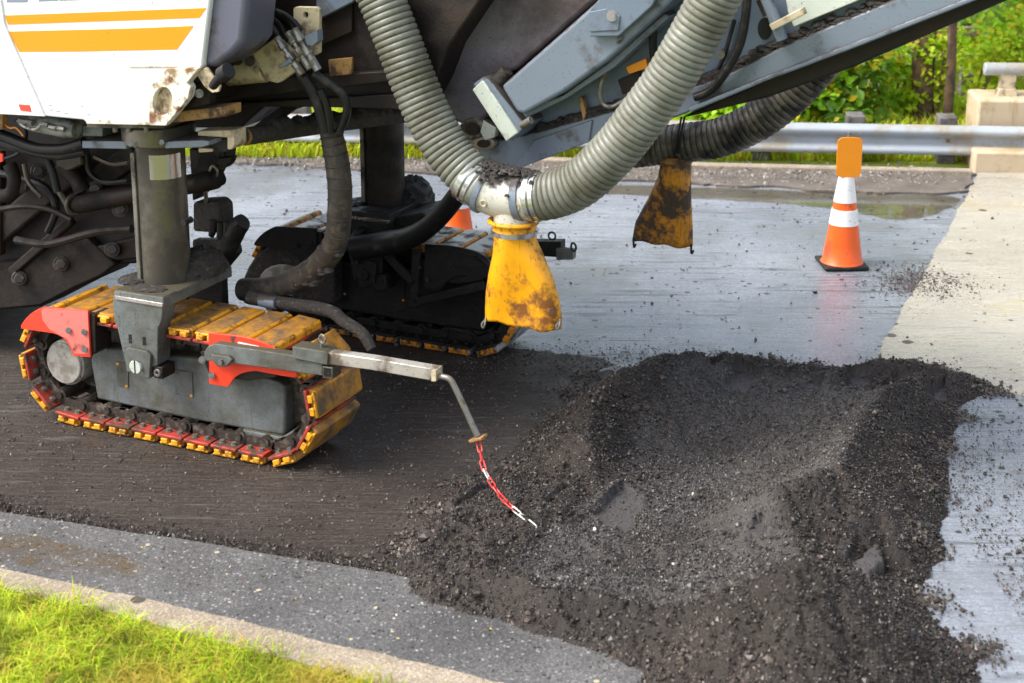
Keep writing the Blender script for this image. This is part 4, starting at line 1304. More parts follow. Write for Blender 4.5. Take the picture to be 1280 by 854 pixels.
for i, (pts_, r_, mm) in enumerate((([(-10, 215), (25, 222), (58, 235), (70, 262), (60, 290)], .02, 'rubber'), ([(108, 190), (112, 215), (130, 228), (160, 226)], .014, 'rubber'), ([(0, 262), (30, 258), (62, 262), (90, 275)], .016, 'dark2'),
                          ([(118, 196), (140, 205), (160, 203)], .012, 'steel'), ([(20, 300), (60, 305), (120, 290), (165, 286)], .022, 'dark2'), ([(30, 205), (36, 228), (52, 246)], .012, 'steel'))):
    MB().tube([m(a, b_, .47 - .015 * i) for a, b_ in pts_], r_, n=8, res=6).build('hydraulic_hose' if mm == 'rubber' else 'frame_pipe', M_[mm], MM)
for px, py in ((28, 232), (48, 214), (118, 236), (140, 312), (76, 330), (24, 348), (150, 262)):
    b = MB().cyl(m(px, py, .50), m(px, py, .56), .028, n=6).cyl(m(px, py, .53), m(px, py, .57), .042, n=14); b.build('bolt', M_['chain_steel'], MM, bevel=.003)
MB().ppx([(70, 186), (98, 184), (102, 206), (84, 214), (70, 206)], .42, .08).build('valve_block', M_['chain_steel'], MM, bevel=.006)
# things right of the near leg
MB().ppx([(240, 253), (268, 251), (276, 258), (277, 284), (268, 292), (240, 290)], .62, .12).build('tar_block', M_['caked'], MM, bevel=.02, seg=3)
MB().tube([m(260, 348, .62), m(280, 318, .62), m(296, 286, .62), m(304, 277, .62)], [.06, .055, .05, .045], n=12, res=3, lump=.06).build('lever_arm', M_['tar'], MM)
MB().ppx([(240, 300), (292, 300), (296, 318), (268, 352), (240, 340)], .66, .06).build('lever_plate', M_['tar'], MM, bevel=.01)
for px, py in ((266, 287), (276, 290), (284, 289)): MB().tube([m(px, py - 12, .6), m(px + 1, py, .6), m(px - 2, py + 8, .6)], [.02, .024, .016], n=8).build('tow_lug', M_['tar'], MM)
MB().cyl(m(257, 238, .62), m(258, 254, .62), .011, n=8).build('link_rod', M_['steel'], MM)
MB().ppx([(246, 170), (284, 176), (280, 205), (262, 215), (246, 225)], .6, .1).build('valve_block', M_['tar'], MM, bevel=.01)
MB().ppx([(236, 185), (262, 190), (270, 214), (260, 234), (240, 252)], .66, .10).build('dark_gusset', M_['dark'], MM, bevel=.01)
MB().ppx([(272, 198), (290, 196), (288, 203), (282, 210), (273, 208)], .5, .05).build('dark_bracket', M_['tar'], MM, bevel=.006)

# ---- crawler track -----------------------------------------------------------
PW = 0.42


def make_shoe():
    b = MB()
    b.box(-.073, .073, 0, PW, .018, .034, 0)                    # steel plate
    x = .070
    body = [(-x, .034), (x, .034), (x * .98, .066), (x * .80, .076), (-x * .86, .076), (-x * .98, .066)]
    n = len(body)
    # pad body, worn face on the outside (material 2), yellow on the sides (1)
    y0_, y1_ = .020, PW - .012
    vs = [(p[0], y0_, p[1]) for p in body] + [(p[0], y1_, p[1]) for p in body]
    base = len(b.v)
    b.add(vs, [tuple(range(n)), tuple(range(2 * n - 1, n - 1, -1))], 2)
    for i in range(n):
        j = (i + 1) % n
        b.v, b.f, b.mi = b.v, b.f + [(base + i + n, base + j + n, base + j, base + i)], b.mi + [1 if i in (1, 2) else 2]
    # end teeth
    for s_ in (-1, 1):
        b.box(s_ * .031 - .019, s_ * .031 + .019, -.004, .022, .036, .062, 1)
    b.box(-.062, .062, .004, .021, .058, .070, 1)
    return b


def bolts_mesh():
    b = MB()
    for y_ in (.045, PW - .05):
        for x_ in (-.034, .034):
            b.cyl((x_, y_, .020), (x_, y_, .004), .0125, n=6)
            b.cyl((x_, y_, .020), (x_, y_, .014), .017, n=10)
    return b.mesh('shoe_bolts', M_['bolt'])


shoe_me = make_shoe().mesh('track_shoe', [M_['shoe'], M_['pad'], M_['pad_worn']])
bolt_me = bolts_mesh()
b = MB()
for y_ in (.085, .27):
    b.box(-.088, .088, y_ - .012, y_ + .012, -.030, .017, 0)
b.cyl((-.045, .072, -.016), (-.045, .295, -.016), .034, n=14)
b.cyl((-.045, .058, -.016), (-.045, .305, -.016), .019, n=8)
b.box(.012, .05, .075, .105, -.030, .018)
link_me = b.mesh('chain_link', M_['chain_steel'])

track = MB().ppx([(112.5, 450), (120, 433), (250, 448), (312, 464), (349, 478), (356.5, 486), (356, 543), (352, 545), (240, 525), (121, 499)], .10, .24).build('crawler_track', M_['grey'], MM, bevel=.014, seg=3)
Rr, cxl, cxr, zc_ = .235, -1.22, -.075, .315
per = 2 * (cxr - cxl) + 2 * math.pi * Rr
NS = 24
for k in range(NS):
    s_ = (k + .42) * per / NS
    Ls, La = cxr - cxl, math.pi * Rr
    if s_ < Ls: pos = (cxr - s_, zc_ - Rr); nr = (0, -1)
    elif s_ < Ls + La:
        a = (s_ - Ls) / Rr; pos = (cxl - Rr * math.sin(a), zc_ - Rr * math.cos(a)); nr = (-math.sin(a), -math.cos(a))
    elif s_ < 2 * Ls + La: pos = (cxl + s_ - Ls - La, zc_ + Rr); nr = (0, 1)
    else:
        a = (s_ - 2 * Ls - La) / Rr; pos = (cxr + Rr * math.sin(a), zc_ + Rr * math.cos(a)); nr = (math.sin(a), math.cos(a))
    tx = (nr[1], -nr[0])
    mat = Matrix(((tx[0], 0, nr[0], pos[0]), (0, 1, 0, 0), (tx[1], 0, nr[1], pos[1]), (0, 0, 0, 1)))
    for nm, me in (('track_shoe', shoe_me), ('chain_link', link_me), ('shoe_bolts', bolt_me)):
        o = bpy.data.objects.new(nm, me)
        C.objects.link(o); o.parent = track; o.matrix_local = mat
        if nm == 'shoe_bolts': o['kind'] = 'stuff'
        if nm == 'track_shoe':
            bv = o.modifiers.new('bevel', 'BEVEL'); bv.width = .004; bv.segments = 2; bv.limit_method = 'ANGLE'; bv.angle_limit = R(30)
# inside works
b = MB(); b.cyl((cxr, .17, zc_), (cxr, .36, zc_), .17, n=26); b.cyl((cxl, .19, zc_), (cxl, .36, zc_), .17, n=26); b.box(cxl, cxr, .18, .36, .16, .50)
for k in range(18):
    a = 2 * math.pi * k / 18; q = (cxr + .19 * math.cos(a), zc_ + .19 * math.sin(a))
    b.beam((q[0] - .03 * math.cos(a), .2, q[1] - .03 * math.sin(a)), (q[0] + .03 * math.cos(a), .2, q[1] + .03 * math.sin(a)), .04, .03, up=(0, 1, 0))
b.build('sprocket', M_['chain_steel'], track, bevel=.006)
hc = m(79, 455, .07)
b = MB().cyl((hc.x, .07, hc.z), (hc.x, .20, hc.z), .108, n=36).cyl((hc.x, .085, hc.z), (hc.x, .20, hc.z), .118, n=36)
b.build('wheel_hub', M_['hub'], track, bevel=.006)
b = MB()
for k in range(7):
    a = R(20 + 51 * k); b.cyl((hc.x + .1 * math.cos(a), .078, hc.z + .1 * math.sin(a)), (hc.x + .1 * math.cos(a), .09, hc.z + .1 * math.sin(a)), .014, n=6)
b.build('hub_bolts', M_['hub'], track)
for k in range(7):
    x = -1.02 + k * .155
    MB().cyl((x, .11, .115), (x, .30, .115), .036, n=14).build('track_roller', M_['chain_steel'], track, bevel=.004)
MB().ppx([(302, 536), (352, 546), (368, 537), (362, 549), (336, 554), (303, 547)], .085, .2).build('skid_fairing', M_['grey'], track, bevel=.012, seg=3)
for px in ([(145, 452), (160, 455), (160, 485), (146, 482)], [(218, 462), (240, 466), (241, 497), (219, 493)]):
    pl = MB().ppx(px, .094, .012).build('cover_plate', M_['grey'], track, bevel=.002)
    MB().cyl(m(px[0][0] + 2, px[0][1] + 3, .09), m(px[0][0] + 2, px[0][1] + 3, .096), .008, n=8).build('bolt', M_['pad'], track)
    MB().cyl(m(px[2][0] - 2, px[2][1] - 2, .09), m(px[2][0] - 2, px[2][1] - 2, .096), .008, n=8).build('bolt', M_['pad'], track)
# red guards
def arc(p, q, c, n=7):
    p, q, c = Vector(p), Vector(q), Vector(c)
    return [tuple(p * (1 - t) ** 2 + c * 2 * t * (1 - t) + q * t * t) for t in [k / n for k in range(n + 1)]]


gl_ = [(26, 411)] + arc((26, 407), (54, 384), (36, 390)) + [(110, 388.5), (113, 447), (92, 445)] + arc((90, 441), (60, 416), (84, 418)) + [(40, 413)]
g1 = MB().ppx(gl_, -.03, .012).build('track_guard', M_['red'], track, bevel=.002)
g1['label'] = 'red rear guard with bleached patch'
MB().ppx(arc((52, 391), (56, 385.5), (50, 387)) + [(109.5, 389.5), (112, 443), (93, 442), (84, 424), (62, 412), (53, 400)], -.0312, .004).build('bleached_patch', M_['red_pale'], g1)
for px, py in ((86, 413), (105.5, 415), (106, 436.5)):
    b = MB().cyl(m(px, py, -.046), m(px, py, -.03), .011, n=6).cyl(m(px, py, -.036), m(px, py, -.030), .017, n=12); b.build('bolt', M_['zinc'], track)
MB().ppx([(104, 392), (118, 394), (120, 440), (112, 446)], -.016, .12).build('guard_bracket', M_['dark'], track, bevel=.004)
gr_ = [(260.5, 416.5)] + arc((290, 419), (349, 440), (330, 424)) + [(349, 452), (372, 467), (369, 472.5), (352, 470)] + arc((320, 464), (288, 480), (294, 465)) + [(284, 484), (261.5, 480)]
g2 = MB().ppx(gr_, -.03, .012).build('track_guard', M_['red'], track, bevel=.002)
MB().ppx([(297, 427.5), (336, 436), (336, 438.5), (297, 430)], -.034, .005).build('sticker', M_['cone_white'], g2)
MB().ppx([(297, 449), (339, 457), (339, 461), (297, 453)], -.034, .005).build('sticker', M_['cone_white'], g2)
for px, py in ((265, 469), (253, 450)):
    b = MB().cyl(m(px, py, -.05), m(px, py, -.03), .012, n=6).cyl(m(px, py, -.036), m(px, py, -.03), .018, n=12); b.build('bolt', M_['zinc'], track)
MB().ppx([(250, 440), (292, 430), (345, 455), (345, 472), (310, 476), (262, 470)], -.016, .12).build('guard_bracket', M_['dark'], track, bevel=.004)

# leg: bracket, saddle, column (parts of the machine, copied to the far side below)
LEG = []
yb_ = -.055
yoke = MB().ppx([(142.5, 364), (204, 371.5), (202, 401), (197.5, 411), (197, 457), (186, 460), (186, 474), (179, 472), (178.5, 462), (158, 458), (155.5, 450), (146.5, 409), (142.5, 402), (141, 378)], yb_, .10).build('track_yoke', M_['grey'], MM, bevel=.004)
zt_ = m(172, 367, yb_).z
xa_, xb2 = m(142.5, 364, yb_).x, m(204, 371.5, yb_).x
MB().box(xa_, xb2, yb_ + .002, .50, zt_ - .055, zt_ - .001).build('saddle_plate', M_['grey'], yoke, bevel=.005)
MB().box(xa_ + .04, xb2 - .02, .43, .49, .30, zt_ - .05).build('rear_web', M_['tar'], yoke, bevel=.005)
MB().ppx([(143, 369.5), (203.5, 379.5), (203, 384.5), (144, 374.5)], yb_ - .006, .01).build('edge_strip', M_['chrome'], yoke, bevel=.002)
for px in ([(160.5, 418), (164.5, 418.5), (165, 429.5), (161, 429)], [(178, 421), (182, 421.5), (182.5, 432), (178.5, 432)]):
    MB().ppx(px, yb_ - .001, .004).build('slot', M_['tar'], yoke)
MB().ppx([(157, 437), (161, 434.5), (183, 439.5), (188, 445), (186.5, 473), (179, 471.5), (178.5, 455), (170, 450), (163.5, 452), (163.5, 466), (158, 464)], yb_ - .02, .018).build('pin_bracket', M_['grey'], yoke, bevel=.003)
q = m(171, 458, yb_ - .02)
b = MB().cyl((q.x, yb_ - .035, q.z), (q.x, yb_ + .02, q.z), .034, n=22); b.build('pivot_pin', M_['pale'], yoke, bevel=.003)
MB().box(q.x - .003, q.x + .003, yb_ - .037, yb_ - .034, q.z - .034, q.z + .034).build('pin_slot', M_['tar'], yoke)
q = m(197, 466, yb_)
MB().box(q.x - .025, q.x + .028, yb_ + .0, yb_ + .1, q.z - .03, q.z + .03).build('pin_block', M_['dark2'], yoke, bevel=.004)
MB().ring((q.x, yb_ - .002, q.z), (0, 1, 0), .014, .007).build('pin_ring', M_['zinc'], yoke)
# caked grit on the saddle
def mound(b, c, rx, ry, rz, n=34, k=12, seed=0):
    rg = random.Random(seed)
    vs, fs = [], []
    for i in range(k + 1):
        a = math.pi / 2 * i / k
        for j in range(n):
            t = 2 * math.pi * j / n
            f_ = 1 + rg.uniform(-.14, .14)
            vs.append((c[0] + rx * math.cos(a) * math.cos(t) * f_, c[1] + ry * math.cos(a) * math.sin(t) * f_, c[2] + rz * math.sin(a) * (1 + rg.uniform(-.1, .1))))
    for i in range(k):
        for j in range(n):
            fs.append((i * n + j, i * n + (j + 1) % n, (i + 1) * n + (j + 1) % n, (i + 1) * n + j))
    b.add(vs, fs)


xc, ycn = m(209, 352, .21).x, .21
b = MB(); mound(b, (xc + .10, .36, zt_ - .004), .11, .15, .13, seed=3); mound(b, (xc - .12, .14, zt_ - .004), .08, .11, .022, seed=5); mound(b, (xc + .03, .03, zt_ - .004), .10, .06, .016, seed=6)
b.build('caked_grit', M_['caked'], yoke, angle=70)

col_top = m(204, 188, .21).z
colo = MB().cyl((xc, ycn, zt_ - .01), (xc, ycn, col_top + .35), .119, n=40).build('leg_column', M_['steel'], MM)
gx0, gx1 = m(165.5, 250, .10).x, m(177, 250, .10).x
b = MB().box(gx0 + .012, gx1, .135, .17, zt_, col_top).box(gx0, gx0 + .024, .10, .26, zt_, col_top)
b.build('guide_bar', dirty('guide_bar_steel', (.20, .19, .16), BROWN, amt=.4, rough=.4, metal=.3, streak=.4), colo, bevel=.004)
b = MB()
zl_ = m(204, 229, .21 - .14).z
arc_ = [R(-78 + k * 7) for k in range(12)]
b.add([(xc + .1203 * math.cos(a), ycn + .1203 * math.sin(a), z) for z in (zl_, col_top) for a in arc_], [(k, k + 1, k + 13, k + 12) for k in range(11)])
b.build('polished_patch', M_['chrome'], colo, angle=60)
q = m(232, 277, .08); MB().cyl((q.x, q.y - .02, q.z), (q.x, q.y + .04, q.z), .017, n=8).build('sensor_nub', M_['tar'], colo)
cz = m(190, 174, .07).z
b = MB().cyl((xc, ycn, cz - .045), (xc, ycn, cz + .05), .175, n=30)
b.build('collar', M_['steel'], colo, bevel=.008)
MB().ppx([(102.5, 176), (158, 176.5), (158, 186.5), (102.5, 185.5)], .06, .30).build('clamp_plate', M_['conv'], colo, bevel=.004)
MB().ppx([(103, 157), (128, 157.5), (128, 171), (103, 170)], .08, .2).build('clamp_block', M_['grey'], colo, bevel=.004)
MB().ppx([(206, 177), (252, 174.5), (261, 176), (261, 182), (252, 184.5), (206, 186)], .05, .32).build('steering_plate', M_['conv'], colo, bevel=.005)
MB().ppx([(108, 153.5), (205, 157.5), (205, 161), (108, 160)], .02, .35).build('mount_plate', M_['steel'], colo, bevel=.003)
b = MB()
for px, py in ((144, 161), (161, 161), (183, 161)): b.cyl(m(px, py + 4, .03), m(px, py - 2, .03), .012, n=8)
for px, py in ((163, 180), (170, 181), (202, 178)): b.cyl(m(px, py, .03), m(px, py, .06), .013, n=10)
b.build('collar_bolts', M_['zinc'], colo)
b = MB().ppx([(247, 164), (292, 163), (293, 182), (289, 187), (284, 187), (284, 172), (247, 170)], .12, .10)
b.ppx([(248, 185), (265, 186), (265, 190), (248, 191)], .14, .05)
b.build('clevis', M_['cream'], colo, bevel=.004)
MB().ppx([(262, 174), (285, 172), (285, 190), (270, 192), (262, 186)], .15, .06).build('rod_eye', M_['tar'], colo, bevel=.006)
rod0, rod1 = m(292, 173, .18), m(520, 138, 1.60)
stp = MB().tube([rod0, rod0.lerp(rod1, .05), rod0.lerp(rod1, .06), rod0.lerp(rod1, .5), rod1], [.03, .03, .042, .046, .06], n=14).build('steering_cylinder', M_['caked'], MM)
b = MB()
for k in range(26):
    f_ = random.uniform(.2, .98); q = rod0.lerp(rod1, f_)
    mound(b, (q.x, q.y, q.z + .015), random.uniform(.03, .08), random.uniform(.03, .06), random.uniform(.035, .06), n=8, k=3, seed=k)
b.build('caked_grit', M_['caked'], stp, angle=70)
MB().ring(rod0.lerp(rod1, .055), rod1 - rod0, .035, .009).build('rod_seal', M_['pad_worn'], stp)

# ---- far side crawler and leg: copies, tar covered
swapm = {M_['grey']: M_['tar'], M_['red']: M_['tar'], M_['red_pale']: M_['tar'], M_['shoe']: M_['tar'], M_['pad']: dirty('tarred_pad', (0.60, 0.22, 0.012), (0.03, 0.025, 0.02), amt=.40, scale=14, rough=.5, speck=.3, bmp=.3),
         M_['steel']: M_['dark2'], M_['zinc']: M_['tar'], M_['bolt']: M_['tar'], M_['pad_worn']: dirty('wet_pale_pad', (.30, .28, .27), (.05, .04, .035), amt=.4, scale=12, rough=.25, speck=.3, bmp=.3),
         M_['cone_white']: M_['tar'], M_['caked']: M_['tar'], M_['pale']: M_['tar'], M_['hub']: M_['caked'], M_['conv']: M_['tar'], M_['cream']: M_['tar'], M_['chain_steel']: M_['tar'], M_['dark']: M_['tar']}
cache = {}


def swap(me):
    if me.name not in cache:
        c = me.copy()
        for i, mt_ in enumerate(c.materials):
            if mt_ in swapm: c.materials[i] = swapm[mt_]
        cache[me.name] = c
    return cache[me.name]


FARD = 1.72
fx_ = m(481, 262, .21 + FARD).x - xc
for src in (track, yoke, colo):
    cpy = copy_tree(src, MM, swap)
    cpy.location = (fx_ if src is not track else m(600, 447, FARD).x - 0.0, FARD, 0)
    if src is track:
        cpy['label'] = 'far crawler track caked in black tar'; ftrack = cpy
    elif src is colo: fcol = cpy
for ch in list(fcol.children):
    if ch.name.split('.')[0] in ('clevis', 'rod_eye', 'steering_plate', 'clamp_plate', 'clamp_block', 'mount_plate', 'collar_bolts', 'sensor_nub'):
        bpy.data.objects.remove(ch)
yF = FARD + .02
MB().ppx([(448, 280), (528, 266), (533, 271), (533, 288), (524, 296), (518, 280), (486, 290), (470, 300), (448, 300)], yF, .35).build('far_saddle', M_['tar'], MM, bevel=.008)
b = MB().ppx([(303, 352)] + arc((305, 345), (360, 300), (320, 305)) + [(400, 300), (418, 312), (418, 380), (303, 380)], yF - .03, .10)
b.build('far_dome_guard', M_['caked'], MM, bevel=.015, seg=3)
MB().ppx(ell(352, 350, 28, 19), yF - .05, .02).build('far_hub_cover', M_['hub'], MM, bevel=.006)
MB().ppx([(445, 345), (480, 345), (486, 362), (470, 365), (465, 358), (450, 362)], yF - .08, .10).build('far_pin_block', M_['tar'], MM, bevel=.008)
for a, b_ in (((483, 318), (520, 356)), ((521, 312), (518, 385)), ((518, 378), (606, 356))):
    MB().beam(m(*a, yF - .06), m(*b_, yF - .06), .03, .05).build('far_brace', M_['tar'], MM, bevel=.006)
MB().tube([m(445, 330, yF - .12), m(443, 300, yF - .12), m(449, 290, yF - .1), m(458, 286, yF - .05)], .022, n=10, res=5).build('far_pipe', M_['tar'], MM)
MB().tube([m(535, 312, yF - .03), m(585, 316, yF - .03), m(606, 326, yF - .03), m(620, 345, yF - .03)], [.022, .022, .024, .02], n=10, res=5).build('far_pipe', M_['tar'], MM)
# far sensor arm end
yA = FARD + .55
fa = MB().ppx([(664, 302), (701, 302), (701, 322), (664, 320)], yA, .07).build('far_sensor_arm', M_['tar'], MM, bevel=.004)
MB().ppx([(695, 311), (716, 313), (716, 325), (695, 325)], yA - .03, .05).build('arm_socket', M_['grey'], fa, bevel=.003)
MB().ring(m(690, 295, yA), (0, 1, 0), .022, .006).build('eye_bolt', M_['tar'], fa)
MB().ring(m(717, 309, yA - .03), (0.6, 1, 0), .024, .006).build('eye_bolt', M_['tar'], fa)

# ---- near sensor arm with chain
yS = -.075
d0, d1 = m(254, 437, yS), m(410, 468, yS)
arm = MB().ppx([(255, 441), (260, 433), (269, 429.5), (365, 444), (403, 454), (403, 470), (266, 451), (259, 452), (255, 447)], yS, .055).build('sensor_arm', M_['grey'], MM, bevel=.004)
MB().ppx([(264, 443), (286, 446), (290, 450), (283, 459), (272, 458.5), (266, 453)], yS - .02, .025).build('arm_hinge', M_['grey'], arm, bevel=.004)
q = m(277, 452, yS - .02); MB().cyl((q.x, q.y - .014, q.z), (q.x, q.y + .01, q.z), .013, n=6).build('bolt', M_['zinc'], arm)
col_ = MB().ppx([(365, 433), (405, 439), (410, 443), (409, 457), (404, 456), (366, 448)], yS - .012, .085).build('arm_collar', M_['grey'], arm, bevel=.004)
MB().ppx([(403, 458), (415.5, 460), (416, 474), (403, 472.5)], yS - .006, .07).build('socket_frame', M_['steel'], arm, bevel=.002)
MB().ppx([(404.5, 460), (413.5, 461.5), (414, 471.5), (404.5, 470.5)], yS - .007, .01).build('socket_hole', M_['tar'], arm)
b = MB().ring(m(403, 424, yS + .03), (.3, 1, 0), .019, .006, n=18); b.cyl(m(402, 430, yS + .03), m(402, 437, yS + .03), .007)
b.build('eye_bolt', M_['zinc'], arm)
MB().ppx([(408, 440.5), (462, 448), (545, 462), (544, 477), (462, 462.5), (408, 455.5)], yS, .055).build('arm_tube', dirty('half_painted_tube', (.42, .40, .36), (.11, .085, .06), amt=.47, scale=6, rough=.35, metal=.3, speck=.25), arm, bevel=.004)
b = MB().ppx([(539, 463), (545, 462.5), (545, 477), (539, 477)], yS - .004, .063); b.build('end_cap', M_['cream'], arm, bevel=.002)
rodp = [m(542, 470, yS + .02), m(553, 471, yS + .02), m(562, 474, yS + .02), m(568, 483, yS + .02), m(583, 515, yS + .02), m(597, 545, yS + .02)]
MB().tube(rodp, .0135, n=12, res=5).build('bent_rod', M_['zinc'], arm)
MB().beam(m(589, 550, yS + .02), m(606, 546, yS + .02), .05, .012).build('rod_foot', M_['rusty'], arm, bevel=.002)

ch0 = O + XV * rodp[-1].x + YV * rodp[-1].y; ch0.z = rodp[-1].z
zend = .20
cpx = [(598, 553), (601, 568), (604, 583), (611, 598), (620, 612), (630, 625), (642, 636), (656, 648), (670, 660)]
chain = empty('warning_chain', ch0)
tag(chain, 'red and white plastic chain hanging from the arm rod onto the heap', 'chain')
qe = G(672, 664, .2); ze = float(sample_h(np.array([qe.x]), np.array([qe.y]))[0]) + .012
endw = G(672, 664, ze)
cw = []
for k, (px, py) in enumerate(cpx):
    f_ = k / (len(cpx) - 1)
    yw = ch0.y * (1 - f_) + endw.y * f_
    d = ray(px, py); t = yw / d.y
    p = Vector((d.x * t, yw, CAMH + d.z * t))
    cw.append(p - ch0)
dense = resample(spline(cw, [1] * len(cw), 8)[0], .004)
Lt = sum((dense[i + 1] - dense[i]).length for i in range(len(dense) - 1))


def link_bm(L, wd, r):
    pts_ = []
    for k in range(16):
        a = 2 * math.pi * k / 16
        pts_.append(Vector(((L / 2 - wd / 2) * (1 if math.cos(a) > 0 else -1) + wd / 2 * math.cos(a), wd / 2 * math.sin(a), 0)))
    pts_.append(pts_[0]); pts_.append(pts_[1])
    return MB().tube(pts_, r, n=6, caps=False)


lm_r = link_bm(.052, .019, .0031).mesh('chain_link', M_['link_red']); lm_w = link_bm(.052, .019, .0031).mesh('chain_link', M_['link_white'])
nl = int(Lt / .042)
for k in range(nl):
    i = int((k + .5) / nl * (len(dense) - 1))
    p = dense[i]; tdir = (dense[min(i + 3, len(dense) - 1)] - dense[max(i - 3, 0)]).normalized()
    u = tdir.cross(Vector((0, 1, 0.2))).normalized()
    if k % 2: u = tdir.cross(u).normalized()
    v2 = tdir.cross(u)
    o = bpy.data.objects.new('plastic_link', lm_w if k in (3, 8, nl - 2, nl - 1) else lm_r)
    C.objects.link(o); o.parent = chain
    o.matrix_local = Matrix(((tdir.x, u.x, v2.x, p.x), (tdir.y, u.y, v2.y, p.y), (tdir.z, u.z, v2.z, p.z), (0, 0, 0, 1)))
MB().tube([Vector((-.01, 0, .0)), Vector((0.012, 0, -.012)), Vector((.016, 0, -.04)), cw[0] + Vector((0, 0, -.01))], .004, n=6, res=5).build('wire_hook', M_['rusty'], chain)

# ---- hydraulic bundle
yH = .22
fitt = [((346, 47), (378, 93)), ((360, 40), (388, 86)), ((368, 36), (398, 88))]
hb = MB().tube([m(412, 160, .42), m(417, 180, .42), m(423, 214, .42), m(425, 250, .42), m(420, 300, .45), m(402, 328, .5), m(372, 350, .55), m(336, 362, .6), m(303, 362, .62)], [.05, .056, .058, .058, .058, .062, .064, .064, .058], n=18, res=10)
sl_o = hb.build('hose_sleeve', M_['sleeve'], MM, angle=60)
spp, _ = spline([m(412, 160, .42), m(417, 180, .42), m(423, 214, .42), m(425, 250, .42), m(420, 300, .45), m(402, 328, .5)], [1] * 6, 10)
b = MB()
for i in range(2, len(spp) - 2, 4):
    b.ring(spp[i], spp[i + 1] - spp[i - 1] + Vector((0, 0, .004 * random.uniform(-1, 1))), .058, .0035, n=20, k=5)
b.build('sleeve_ribs', M_['sleeve'], sl_o)
b = MB()
for k in range(40):
    i = random.randint(42, 78)
    q = spline([m(412, 160, .42), m(417, 180, .42), m(423, 214, .42), m(425, 250, .42), m(420, 300, .45), m(402, 328, .5), m(372, 350, .55), m(336, 362, .6), m(303, 362, .62)], [1] * 9, 10)[0][i]
    a = random.uniform(0, 6.28)
    mound(b, (q.x + .05 * math.cos(a), q.y - .03, q.z + .05 * math.sin(a) - .02), .025, .025, .022, n=7, k=3, seed=k)
b.build('caked_grit', M_['caked'], sl_o, angle=70)
tops = [[(300, 22), (325, 16), (348, 30), (358, 48)], [(305, 16), (335, 12), (358, 22), (370, 40)], [(310, 14), (345, 14), (366, 26), (376, 38)], [(312, 30), (335, 30), (346, 42), (350, 50)]]
downs = [[(380, 96), (393, 116), (402, 140), (408, 165)], [(372, 90), (385, 110), (396, 135), (404, 165)], [(392, 92), (412, 104), (428, 118), (434, 135), (430, 152), (422, 168)], [(400, 112), (408, 130), (412, 150), (414, 166)]]
for k in range(4):
    MB().tube([m(a, b_, .30 - .02 * k) for a, b_ in tops[k]], .013, n=10, res=6).build('rubber_hose', M_['rubber'], MM)
    MB().tube([m(a, b_, .25 + .05 * (i / 3)) for i, (a, b_) in enumerate(downs[k])], [.026, .016, .02, .017][k], n=12, res=6).build('rubber_hose', M_['rubber'], MM)
for k, (a, b_) in enumerate(fitt):
    p0, p1 = m(*a, yH), m(*b_, yH)
    fo = MB().tube([p0, p0.lerp(p1, .18), p0.lerp(p1, .181), p0.lerp(p1, .30), p0.lerp(p1, .301), p0.lerp(p1, .45), p0.lerp(p1, .451), p0.lerp(p1, .62), p0.lerp(p1, .621), p0.lerp(p1, .7), p0.lerp(p1, .701), p1],
                   [.017, .017, .023, .023, .014, .014, .024, .024, .015, .015, .02, .019], n=8).build('hose_fitting', M_['zinc'], MM, angle=30)
MB().ppx([(380, 44), (396, 38), (397, 52), (390, 58), (383, 56)], yH - .03, .05).build('fitting_clamp', M_['conv'], MM, bevel=.003)
MB().ppx([(349, 82), (362, 72), (365, 78), (352, 85)], yH - .03, .03).build('fitting_clamp', M_['conv'], MM, bevel=.003)
MB().tube([m(311, 372, .47), m(345, 378, .47), m(409, 388, .46), m(430, 402, .44), m(452, 416, .42), m(465, 437, .40)], [.034, .033, .032, .030, .028, .024], n=14, res=8, lump=.03).build('grit_covered_pipe', M_['caked'], MM)
MB().tube([m(326, 376, .455), m(346, 379, .455)], [.03, .033], n=14).build('pipe_ferrule', M_['conv'], MM)
MB().tube([m(443, 310, 1.58), m(483, 304, 1.58), m(512, 297, 1.5), m(535, 284, 1.4), m(556, 264, 1.3), m(576, 238, 1.2)], [.07, .07, .062, .056, .052, .05], n=16, res=8).build('black_sleeve', M_['rubber'], MM)

# ---- conveyor boom
yc = .75
bm_pts = [(632, 212.5), (640, 213), (736, 177.5), (848, 146), (882, 132), (960, 100), (1067, 60), (1217, 1), (1300, -32), (1200, -36), (1111, 2), (983, 55), (902, 96), (860, 110), (760, 140), (674, 164), (600, 180), (612, 200)]
low = MB().ppx(bm_pts, yc, .10).build('conveyor_beam', M_['conv'], MM, bevel=.01)
MB().ppx([(860, 134.5), (960, 94), (1067, 53), (1210, -3), (1300, -38), (1300, -31.5), (1217, 1.5), (1067, 60.5), (960, 100.5), (884, 132), (862, 141)], yc - .022, .026).build('beam_flange', M_['conv'], low, bevel=.006)
MB().ppx([(640, 214), (668, 175), (740, 150), (736, 178)], yc - .012, .014).build('joint_plate', M_['conv'], low, bevel=.004)
MB().ppx([(600, 184), (632, 195), (650, 207), (610, 214), (590, 205)], yc + .02, .1).build('pivot_arm', M_['conv'], low, bevel=.006)
MB().ppx([(560, 160), (660, 150), (690, 110), (740, 80), (860, -60), (1240, -60), (1111, 16), (983, 66), (902, 107), (860, 121), (760, 151), (674, 175), (600, 190)], yc + .05, .04).build('side_wall', M_['conv_plain'], MM, bevel=.004)
MB().ppx([(850, 148), (960, 98), (1067, 58), (1217, -2), (1300, -36), (1330, -36), (1258, 1), (1067, 84), (960, 122), (878, 142)], yc + .12, .6).build('belt_trough', M_['dark'], MM, bevel=.01)
MB().ppx([(600, 150), (700, 150), (860, 112), (1240, -30), (1240, -90), (570, -90)], yc + .12, .6).build('boom_body', M_['dark'], MM)
